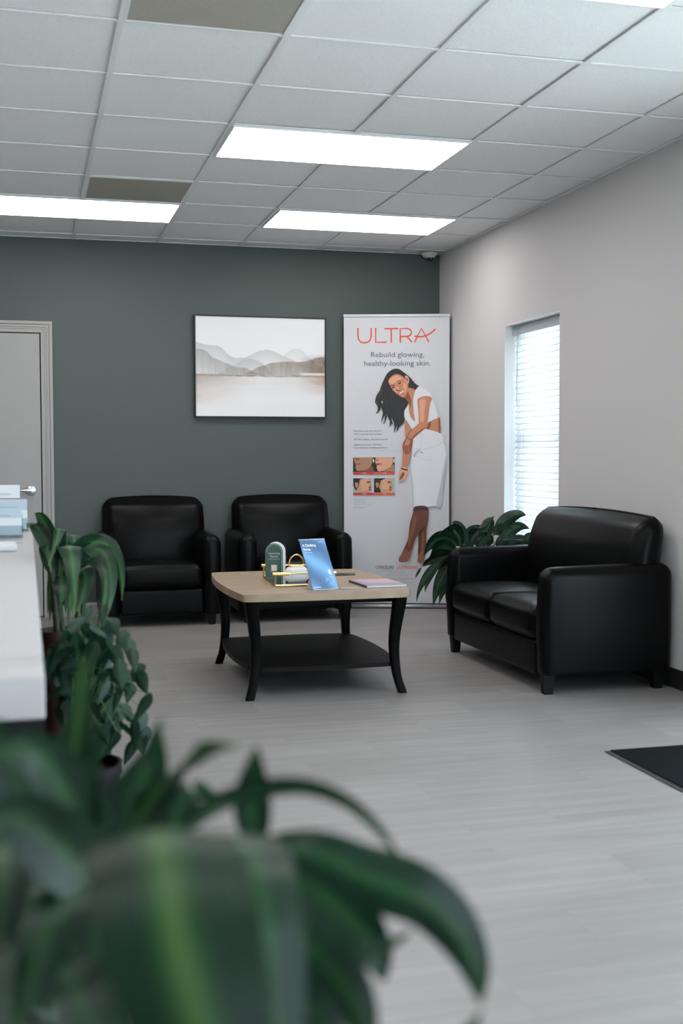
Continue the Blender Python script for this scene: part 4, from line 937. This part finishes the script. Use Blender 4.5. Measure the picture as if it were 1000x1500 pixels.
# ------------------------------------------------------------------ plants
def bez(P_, t):
    n = len(P_)-1; r = Vector((0, 0, 0))
    for i, p in enumerate(P_): r += math.comb(n, i)*(1-t)**(n-i)*t**i*Vector(p)
    return r
def thru(P_, n):
    c = catmull([Vector(p) for p in P_], 12, False); out = []
    L_ = [0]
    for a, b in zip(c, c[1:]): L_.append(L_[-1]+(b-a).length)
    k = 0
    for i in range(n+1):
        x = L_[-1]*i/n
        while k < len(c)-2 and L_[k+1] < x: k += 1
        out.append(c[k].lerp(c[k+1], min(1, max(0, (x-L_[k])/max(1e-9, L_[k+1]-L_[k])))))
    return out
def leaf(bm, P_, w, side=None, fold=.25, wave=.0, nl=18, nw=8, shape='strap', twist=0, seed=0, through=False, mi=0):
    """blade along a bezier P_; w = half width; side = across direction at the base"""
    uvl = bm.loops.layers.uv.verify(); rnd = random.Random(seed*13+7); ph = rnd.uniform(0, 6); rows = []
    C_ = thru(P_, nl) if through else [bez(P_, i/nl) for i in range(nl+1)]
    for i in range(nl+1):
        t = i/nl; d = (C_[min(i+1, nl)]-C_[max(i-1, 0)]).normalized()
        s = Vector(side) if side is not None else d.cross(Vector((0, 0, 1)))
        s = s - d*s.dot(d)
        if s.length < 1e-4: s = Vector((1, 0, 0))
        s.normalize(); nrm = s.cross(d)
        if nrm.z < 0 and side is None: nrm = -nrm
        if twist: q = Matrix.Rotation(twist*t, 3, d); s = q @ s; nrm = q @ nrm
        if shape == 'strap': f = min(1, (.28+t*3.2))*(1-max(0, t-.35)**1.9*2.25); f = max(f, 0) if t < 1 else 0
        elif shape == 'oval': f = (math.sin(PI*min(1, t**.75))**.8) if 0 < t < 1 else 0
        elif shape == 'late': f = (.30*(1-t)+math.sin(PI*t**1.5)**.8) if t < 1 else 0
        elif shape == 'heart': f = (math.sin(PI*t**.55)**.75)*1.05 if 0 < t < 1 else 0
        else: f = math.sin(PI*t**.8)**.9 if 0 < t < 1 else 0
        f = max(f, .015)
        row = []
        for j in range(nw+1):
            u = j/nw*2-1
            off = fold*w*f*abs(u)**1.3 + wave*w*math.sin(t*9+ph+(1.3 if u > 0 else 0))*u*u*f
            row.append((bm.verts.new(C_[i] + s*(u*w*f) + nrm*off), (u*f*.5+.5 if shape == 'strap' else u*.5+.5, t)))
        rows.append(row)
    for a, b in zip(rows, rows[1:]):
        for j in range(nw):
            q = (a[j], a[j+1], b[j+1], b[j]); fc = bm.faces.new([x[0] for x in q]); fc.material_index = mi
            for lp, x in zip(fc.loops, q): lp[uvl].uv = x[1]
def foliage(name, bm, m, parent):
    me = bpy.data.meshes.new(name); bm.to_mesh(me); bm.free(); [me.materials.append(x) for x in (m if isinstance(m, list) else [m])]; me.polygons.foreach_set('use_smooth', [True]*len(me.polygons))
    o = bpy.data.objects.new(name, me); COL.objects.link(o); o.parent = parent
    return o
def pot(parent, c, r0, r1, h, m, z0=0.0):
    bm = new(); lathe(bm, [(0, z0), (r0, z0), (r0*1.02, z0+.01), (r1, z0+h-.03), (r1*1.05, z0+h-.028), (r1*1.05, z0+h), (r1*.96, z0+h), (r1*.94, z0+h-.025), (0, z0+h-.03)], c=(c[0], c[1], 0), n=40); po = obj('pot', bm, m, parent)
    bm = new(); lathe(bm, [(r1*.90, z0+h-.0285), (r1*.5, z0+h-.022), (0, z0+h-.02)], c=(c[0], c[1], 0), n=30); obj('soil', bm, M['soil'], po)
V = Vector

# foreground corn plant right in front of the camera
fp = thing('potted_plant', 'large blurred corn plant with broad striped leaves in the near left foreground', 'plant')
FC = V((-.02, .98, 0)); pot(fp, FC, .13, .17, .34, M['pot_black'])
bm = new()
canes = [(V((-.05, .99, .32)), V((-.03, 1.00, .78))), (V((.02, .95, .32)), V((.06, .98, .64))), (V((-.02, 1.04, .32)), V((-.10, 1.05, .60)))]
for a, b in canes: tube(bm, [a, a.lerp(b, .5)+V((.006, 0, 0)), b], [.016, .014, .011], 10)
obj('cane', bm, M['cane'], fp)
bm = new()
def fl(pts, wpx, side=None, k=0, **kw):
    """leaf through (u, v, d) points; wpx = widest full width at the middle distance, in frame units"""
    Q = [at(*p) for p in pts]; dm = sum(p[2] for p in pts)/len(pts); leaf(bm, Q, wpx/2*dm/FPX, side=side, seed=k, nl=30, nw=10, through=True, **kw)
R3 = V(Rr)
fl([(120, 1280, 1.04), (104, 1180, 1.03), (112, 1080, 1.0), (125, 955, .98)], 66, side=R3+V((0, .35, 0)), k=1, mi=1)
fl([(140, 1260, 1.0), (142, 1180, .99), (138, 1090, .98), (124, 985, .96)], 30, side=R3*.5+V((0, -.7, .2)), k=2)
fl([(185, 1235, 1.04), (222, 1172, 1.03), (266, 1118, 1.0), (308, 1096, .98), (350, 1094, .97)], 50, side=R3*.6+V((0, -.4, .7)), k=3, mi=1)
fl([(376, 1240, 1.0), (370, 1190, .99), (371, 1140, .98), (376, 1092, .97)], 56, side=R3, k=4, shape='oval', fold=.2)
fl([(250, 1240, 1.0), (300, 1192, .98), (352, 1168, .97), (430, 1155, .96), (492, 1170, .96), (542, 1205, .96), (577, 1250, .96), (592, 1296, .96)], 44, side=V((0, -.6, .8)), k=5)
fl([(320, 1280, .98), (390, 1248, .96), (462, 1252, .94), (532, 1285, .93), (602, 1312, .92), (655, 1352, .92), (692, 1412, .92), (704, 1472, .92)], 84, side=R3*.75+V((0, -.15, .75)), k=6, wave=.1, shape='late')
fl([(350, 1262, 1.0), (400, 1272, .99), (455, 1298, .98), (512, 1345, .97), (548, 1392, .96), (563, 1440, .96)], 118, side=V((-.65, .1, -.60)), k=7, wave=.1, shape='oval')
fl([(360, 1330, .95), (420, 1362, .93), (480, 1420, .91), (520, 1480, .90), (545, 1560, .9)], 105, side=R3*.75+V((0, -.3, .6)), k=8)
fl([(370, 1380, .9), (420, 1440, .88), (470, 1500, .87), (520, 1580, .87)], 80, side=R3*.75+V((0, -.4, .5)), k=17)
fl([(215, 1262, .84), (222, 1215, .78), (236, 1245, .72), (250, 1330, .68), (272, 1430, .66), (305, 1560, .65), (345, 1760, .64), (385, 2000, .64)], 232, side=R3+V((0, 0, .12)), k=9, fold=.18, mi=1)
fl([(300, 1262, .92), (325, 1222, .86), (362, 1250, .80), (384, 1330, .77), (396, 1430, .76), (405, 1560, .75), (412, 1800, .75)], 112, side=R3+V((0, 0, .2)), k=10)
fl([(215, 1120, 1.06), (225, 1085, 1.05), (238, 1048, 1.05)], 20, side=R3, k=11)
fl([(60, 1300, 1.1), (30, 1150, 1.1), (-10, 1080, 1.1), (-60, 1120, 1.1)], 100, side=R3*.5+V((0, .3, .8)), k=12)
fl([(140, 1275, 1.0), (92, 1155, .97), (40, 1098, .94), (-30, 1115, .93)], 100, side=R3*.4+V((0, .2, .8)), k=13)
fl([(150, 1300, 1.0), (70, 1225, .95), (10, 1200, .93), (-50, 1260, .92)], 110, side=R3*.3+V((0, .2, .8)), k=18)
fl([(170, 1270, 1.1), (198, 1170, 1.1), (222, 1110, 1.09), (236, 1070, 1.08)], 90, side=R3*.8+V((0, 0, .4)), k=14)
fl([(235, 1260, 1.1), (262, 1190, 1.1), (285, 1160, 1.1), (320, 1165, 1.1)], 60, side=R3*.8+V((0, 0, .4)), k=19)
fl([(180, 1280, .95), (120, 1300, .88), (60, 1380, .85), (20, 1520, .84)], 120, side=R3+V((0, 0, .5)), k=20)
fl([(170, 1300, 1.0), (150, 1330, .95), (130, 1420, .93), (110, 1540, .93)], 100, side=R3, k=21)
fl([(500, 1392, .92), (545, 1392, .92), (580, 1380, .92), (604, 1362, .92)], 22, side=V((0, 0, 1)), k=15)
fl([(560, 1600, .9), (630, 1560, .9), (685, 1515, .9), (706, 1478, .9)], 44, side=V((0, 0, 1)), k=16)
rr = random.Random(5)
for k in range(64):     # the dense heart of the plant, leaves bending out on every side from the canes
    a, b = canes[k % 3]; base = b.lerp(a, rr.uniform(0, .25)); ang_ = rr.uniform(0, 2*PI); Lf = rr.uniform(.20, .36)
    out = V((math.cos(ang_), math.sin(ang_), 0))
    rise = rr.uniform(.06, .20); tipz = -rr.uniform(.0, .22)
    p1 = base+out*Lf*.35+V((0, 0, rise)); p2 = base+out*Lf*.75+V((0, 0, rise*.7)); p3 = base+out*Lf+V((0, 0, tipz))
    if p3.x > .10 or p2.x > .12: continue
    if p3.y < .62: continue
    if p3.x < -.05 and base.z+rise > .86: p1.z -= .05
    leaf(bm, [base, p1, p2, p3], rr.uniform(.018, .030), fold=.3, wave=.1, seed=k+40)
foliage('foliage', bm, [M['leaf_corn_dark'], M['leaf_corn_big']], fp)

# corn plant behind it along the counter
cp = thing('potted_plant', 'corn plant with long drooping leaves in a brown planter beside the counter', 'plant')
CC = V((.105, 4.33, 0)); pot(cp, CC, .062, .076, .56, M['pot_brown'])
bm = new(); tube(bm, [(.10, 4.32, .52), (.085, 4.31, .72), (.08, 4.29, .80)], [.012, .011, .009], 10); tube(bm, [(.12, 4.34, .52), (.10, 4.36, .74)], [.011, .009], 10); obj('cane', bm, M['cane'], cp)
bm = new(); D = 4.25
def gl(pts, wpx, side=None, k=0, bmm=None, d0=None, m_=None, **kw):
    d = d0 or D; Q = [at(p[0], p[1], d+(p[2] if len(p) > 2 else 0)) for p in pts]; leaf(bmm or bm, Q, wpx/2*d/FPX, side=side, seed=k, nl=20, nw=8, **kw)
gl([(95, 850), (70, 790), (45, 745, -.05), (40, 775, -.08)], 26, R3, 1); gl([(95, 850), (75, 790), (62, 745), (50, 752, -.1)], 24, R3*.7+V((0, 0, .5)), 2)
gl([(95, 840), (75, 760), (100, 750), (70, 830, -.1)], 22, R3, 3); gl([(90, 860), (60, 800), (68, 770), (75, 840, -.1)], 24, R3, 4)
gl([(92, 835), (98, 790), (105, 765, -.12), (110, 900, -.2)], 36, R3, 5, fold=.15); gl([(95, 830), (110, 780), (112, 800, -.15), (98, 925, -.2)], 26, R3, 6)
gl([(100, 830), (140, 760), (185, 800, -.05), (178, 880, -.05)], 27, R3*.8+V((0, 0, .6)), 7, wave=.15); gl([(100, 835), (150, 760), (180, 830, -.1), (150, 918, -.12)], 27, R3*.9+V((0, 0, .3)), 8, wave=.15)
gl([(100, 840), (140, 800), (175, 810, -.1), (140, 932, -.14)], 20, R3*.9+V((0, 0, .3)), 9, wave=.1); gl([(100, 845), (125, 820), (135, 840), (112, 895, -.1)], 30, R3, 10)
gl([(95, 835), (120, 782), (150, 785), (165, 805)], 26, V((0, -.6, .7)), 11); gl([(95, 840), (115, 800), (138, 795), (150, 815)], 24, V((0, -.6, .7)), 12)
gl([(100, 850), (118, 840), (128, 860), (118, 915)], 16, R3, 13); gl([(90, 860), (80, 840), (78, 860), (88, 905)], 24, R3, 14); gl([(92, 850), (110, 830), (122, 880), (108, 925)], 18, R3, 15)
gl([(95, 850), (85, 830), (92, 850, -.1), (88, 890, -.1)], 34, R3, 16)
rr = random.Random(21)
for k in range(26):
    u = rr.uniform(72, 112); v = rr.uniform(800, 880); gl([(96, 862), (u*.4+58, v-42), (u, v-40, -.05), (u+rr.uniform(-8, 10), v+rr.uniform(20, 50), -.1)], rr.uniform(16, 26), R3+V((0, rr.uniform(-.5, .5), rr.uniform(-.2, .4))), 30+k, d0=4.32)
foliage('foliage', bm, M['leaf_corn'], cp)

# vine / philodendron in front of it
vp = thing('potted_plant', 'bushy trailing vine plant with small pointed leaves, between the counter end and floor', 'plant')
D = 3.45; VC = V((.135, 3.44, 0)); pot(vp, VC, .09, .115, .30, M['pot_black'])
rr = random.Random(9); bm = new(); bs = new()
base0 = at(115, 1075, 3.45)
vine = [(150, 900), (165, 918), (100, 935), (128, 905), (178, 938), (190, 950), (200, 985), (207, 1000), (210, 1035), (205, 1060), (196, 1075), (180, 1070), (165, 1085), (150, 1075), (190, 1015), (180, 1000), (170, 965), (150, 945), (135, 960), (120, 945), (98, 960), (85, 940), (90, 985), (105, 1010), (130, 1000), (150, 1010), (160, 1040), (140, 1045), (120, 1050), (170, 1025), (185, 1045), (100, 1040), (85, 1020), (195, 965), (148, 985), (165, 995), (110, 975), (130, 930), (80, 965), (125, 1025), (205, 1090), (190, 1100), (175, 1060), (155, 1060), (210, 1080), (85, 1050), (145, 925), (110, 920), (175, 985)]
stem0 = at(112, 1060, 3.46)
for k, (u, v) in enumerate(vine):
    dd = 3.45 + rr.uniform(-.14, .14); c = at(u, v, dd)
    a = rr.uniform(-.6, .9) if u > 110 else rr.uniform(-1.6, .3); Lp = rr.uniform(30, 48)/FPX*dd
    dirv = (R3*math.sin(a)*.8 + V((0, 0, -1))*math.cos(a)*.75 + V((0, -1, 0))*rr.uniform(.0, .7)).normalized()
    b0 = c - dirv*Lp*.5; b1 = c + dirv*Lp*.55
    sd = (R3*rr.uniform(.5, 1) + V((0, rr.uniform(-.7, .7), rr.uniform(-.5, .5)))).normalized()
    leaf(bm, [b0, b0.lerp(b1, .4)+V((0, 0, .012)), b1], rr.uniform(9, 13.5)/FPX*dd, side=sd, fold=.25, shape='lance', nl=12, nw=6, seed=k)
    mid_ = stem0.lerp(b0, .6)+V((0, 0, .05+.05*rr.random()))
    tube(bs, [stem0+V((rr.uniform(-.03, .03), rr.uniform(-.03, .03), -.03)), mid_, b0], [.0022, .0018, .0013], 5)
for k, (u, v, u2, v2) in enumerate(((100, 985, 98, 922), (120, 990, 112, 925), (135, 975, 150, 920), (95, 1000, 72, 950), (120, 985, 175, 945), (118, 990, 190, 985), (112, 1000, 76, 990))):   # a few larger leaves
    leaf(bm, [at(u, v+20, 3.45), at((u+u2)/2-6, (v+v2)/2-14, 3.42), at(u2, v2, 3.40)], 15/FPX*3.45, side=R3+V((0, .3, .2)), fold=.3, shape='oval', nl=12, nw=6, seed=k)
rr = random.Random(33)
for k in range(46):
    u, v = rr.uniform(92, 168), rr.uniform(935, 1120); dd = 3.50+rr.uniform(-.03, .12); c = at(u, v, dd); Lp = rr.uniform(30, 50)/FPX*dd
    dirv = (R3*rr.uniform(-.8, .8)+V((0, rr.uniform(-.4, .2), -1))).normalized(); b0 = c-dirv*Lp*.5; b1 = c+dirv*Lp*.5
    leaf(bm, [b0, b0.lerp(b1, .4)+V((0, 0, .012)), b1], rr.uniform(11, 17)/FPX*dd, side=(R3+V((0, rr.uniform(-.6, .6), rr.uniform(-.4, .4)))).normalized(), fold=.25, shape='lance', nl=12, nw=6, seed=k+90)
    tube(bs, [stem0+V((0, 0, -.03)), stem0.lerp(b0, .6)+V((0, 0, .04)), b0], [.002, .0017, .0012], 5)
foliage('foliage', bm, M['leaf_ivy'], vp); obj('stem', bs, M['stem'], vp)

# plant behind the sofa
lp = thing('potted_plant', 'leafy dark green plant spilling over the sofa arm beside the banner', 'plant')
D = 7.15; LC = V((2.84, 7.30, 0)); pot(lp, LC, .13, .165, .52, M['pot_grey'])
bm = new(); bs = new(); o3 = V((2.84, 7.28, .50))
def ll(pts, wpx, side, k, shape='oval', d=7.5, **kw):
    Q = [at(p[0], p[1], d+(p[2] if len(p) > 2 else 0)) for p in pts]; leaf(bm, Q, wpx/2*d/FPX, side=side, seed=k, nl=16, nw=8, shape=shape, **kw)
    q = Q[0]; tube(bs, [o3+V((0, 0, .01)), o3.lerp(q, .5)+V((0, 0, .06)), q], [.0045, .0035, .0028], 6)
# upright leaves above the arm
ll([(690, 800), (692, 785), (700, 765), (724, 757, -.05)], 20, R3*.6+V((0, 0, .7)), 1); ll([(700, 802), (712, 780), (716, 765), (724, 756)], 20, R3*.5+V((0, 0, .7)), 2)
ll([(725, 778), (740, 760), (755, 748), (770, 755, -.1)], 20, R3*.3+V((0, 0, .9)), 3); ll([(688, 803), (685, 790), (690, 775), (705, 770)], 24, R3, 4)
ll([(735, 795), (745, 775), (760, 765), (775, 775)], 18, R3*.3+V((0, 0, .9)), 5); ll([(745, 800), (755, 790), (768, 788), (781, 800)], 18, R3*.3+V((0, 0, .9)), 6)
ll([(715, 800), (722, 780), (735, 772), (752, 775)], 24, R3*.5+V((0, -.2, .7)), 7); ll([(728, 803), (735, 790), (750, 783), (762, 792)], 20, R3*.4+V((0, 0, .9)), 8)
ll([(700, 803), (705, 790), (715, 785), (722, 795)], 24, R3, 9); ll([(765, 800), (772, 785), (778, 780), (784, 792)], 12, R3*.4+V((0, 0, .9)), 10)
# broad leaves arching left over the arm
ll([(676, 800), (672, 775), (660, 760), (640, 785, -.1)], 20, R3*.6+V((0, -.3, .7)), 11, d=7.36); ll([(680, 806), (676, 785), (672, 765), (662, 765)], 20, R3, 12, d=7.36)
ll([(672, 800), (655, 780), (630, 785), (620, 815)], 26, V((0, -.3, 1)), 13, d=7.32); ll([(668, 806), (650, 795), (640, 795), (628, 820)], 24, V((0, -.4, 1)), 14, d=7.32)
ll([(668, 812), (640, 812), (612, 825), (608, 848)], 15, R3*.5+V((0, -.3, .7)), 15, 'strap', 7.32, wave=.3); ll([(665, 815), (640, 820), (612, 848), (610, 882)], 13, R3*.9+V((0, -.3, .3)), 16, 'strap', 7.32, wave=.35)
ll([(668, 815), (645, 812), (625, 840), (622, 868)], 15, R3*.8+V((0, -.3, .5)), 17, 'strap', 7.32, wave=.3); ll([(668, 820), (655, 825), (640, 850), (634, 888)], 22, R3*.9+V((0, -.3, .3)), 18, 'strap', 7.32, wave=.15)
ll([(670, 825), (665, 830), (650, 850), (643, 885)], 20, R3, 19, 'strap', 7.32, wave=.2); ll([(668, 830), (664, 850), (652, 865), (656, 890)], 12, R3, 20, 'strap', 7.32)
ll([(665, 815), (650, 805), (632, 812), (622, 830)], 16, V((0, -.3, 1)), 21, d=7.32); ll([(668, 818), (658, 822), (648, 838), (640, 850)], 20, R3*.8+V((0, 0, .4)), 22, d=7.32)
ll([(672, 812), (668, 825), (660, 845), (648, 862)], 22, R3, 23, d=7.32); ll([(668, 850), (662, 862), (656, 874), (660, 888)], 12, R3, 24, d=7.32)
foliage('foliage', bm, M['leaf_lily'], lp); obj('stem', bs, M['stem'], lp)
bm = new(); vs = box(bm, -.075, .075, -.004, .004, 0, .055); o = obj('pot_rim_piece', bm, M['acrylic'], lp, smooth=False); o.location = at(745, 803, 7.2); o.rotation_euler = (.3, 0, -.2)  # clear slab standing in for a glassy pot rim among the leaves
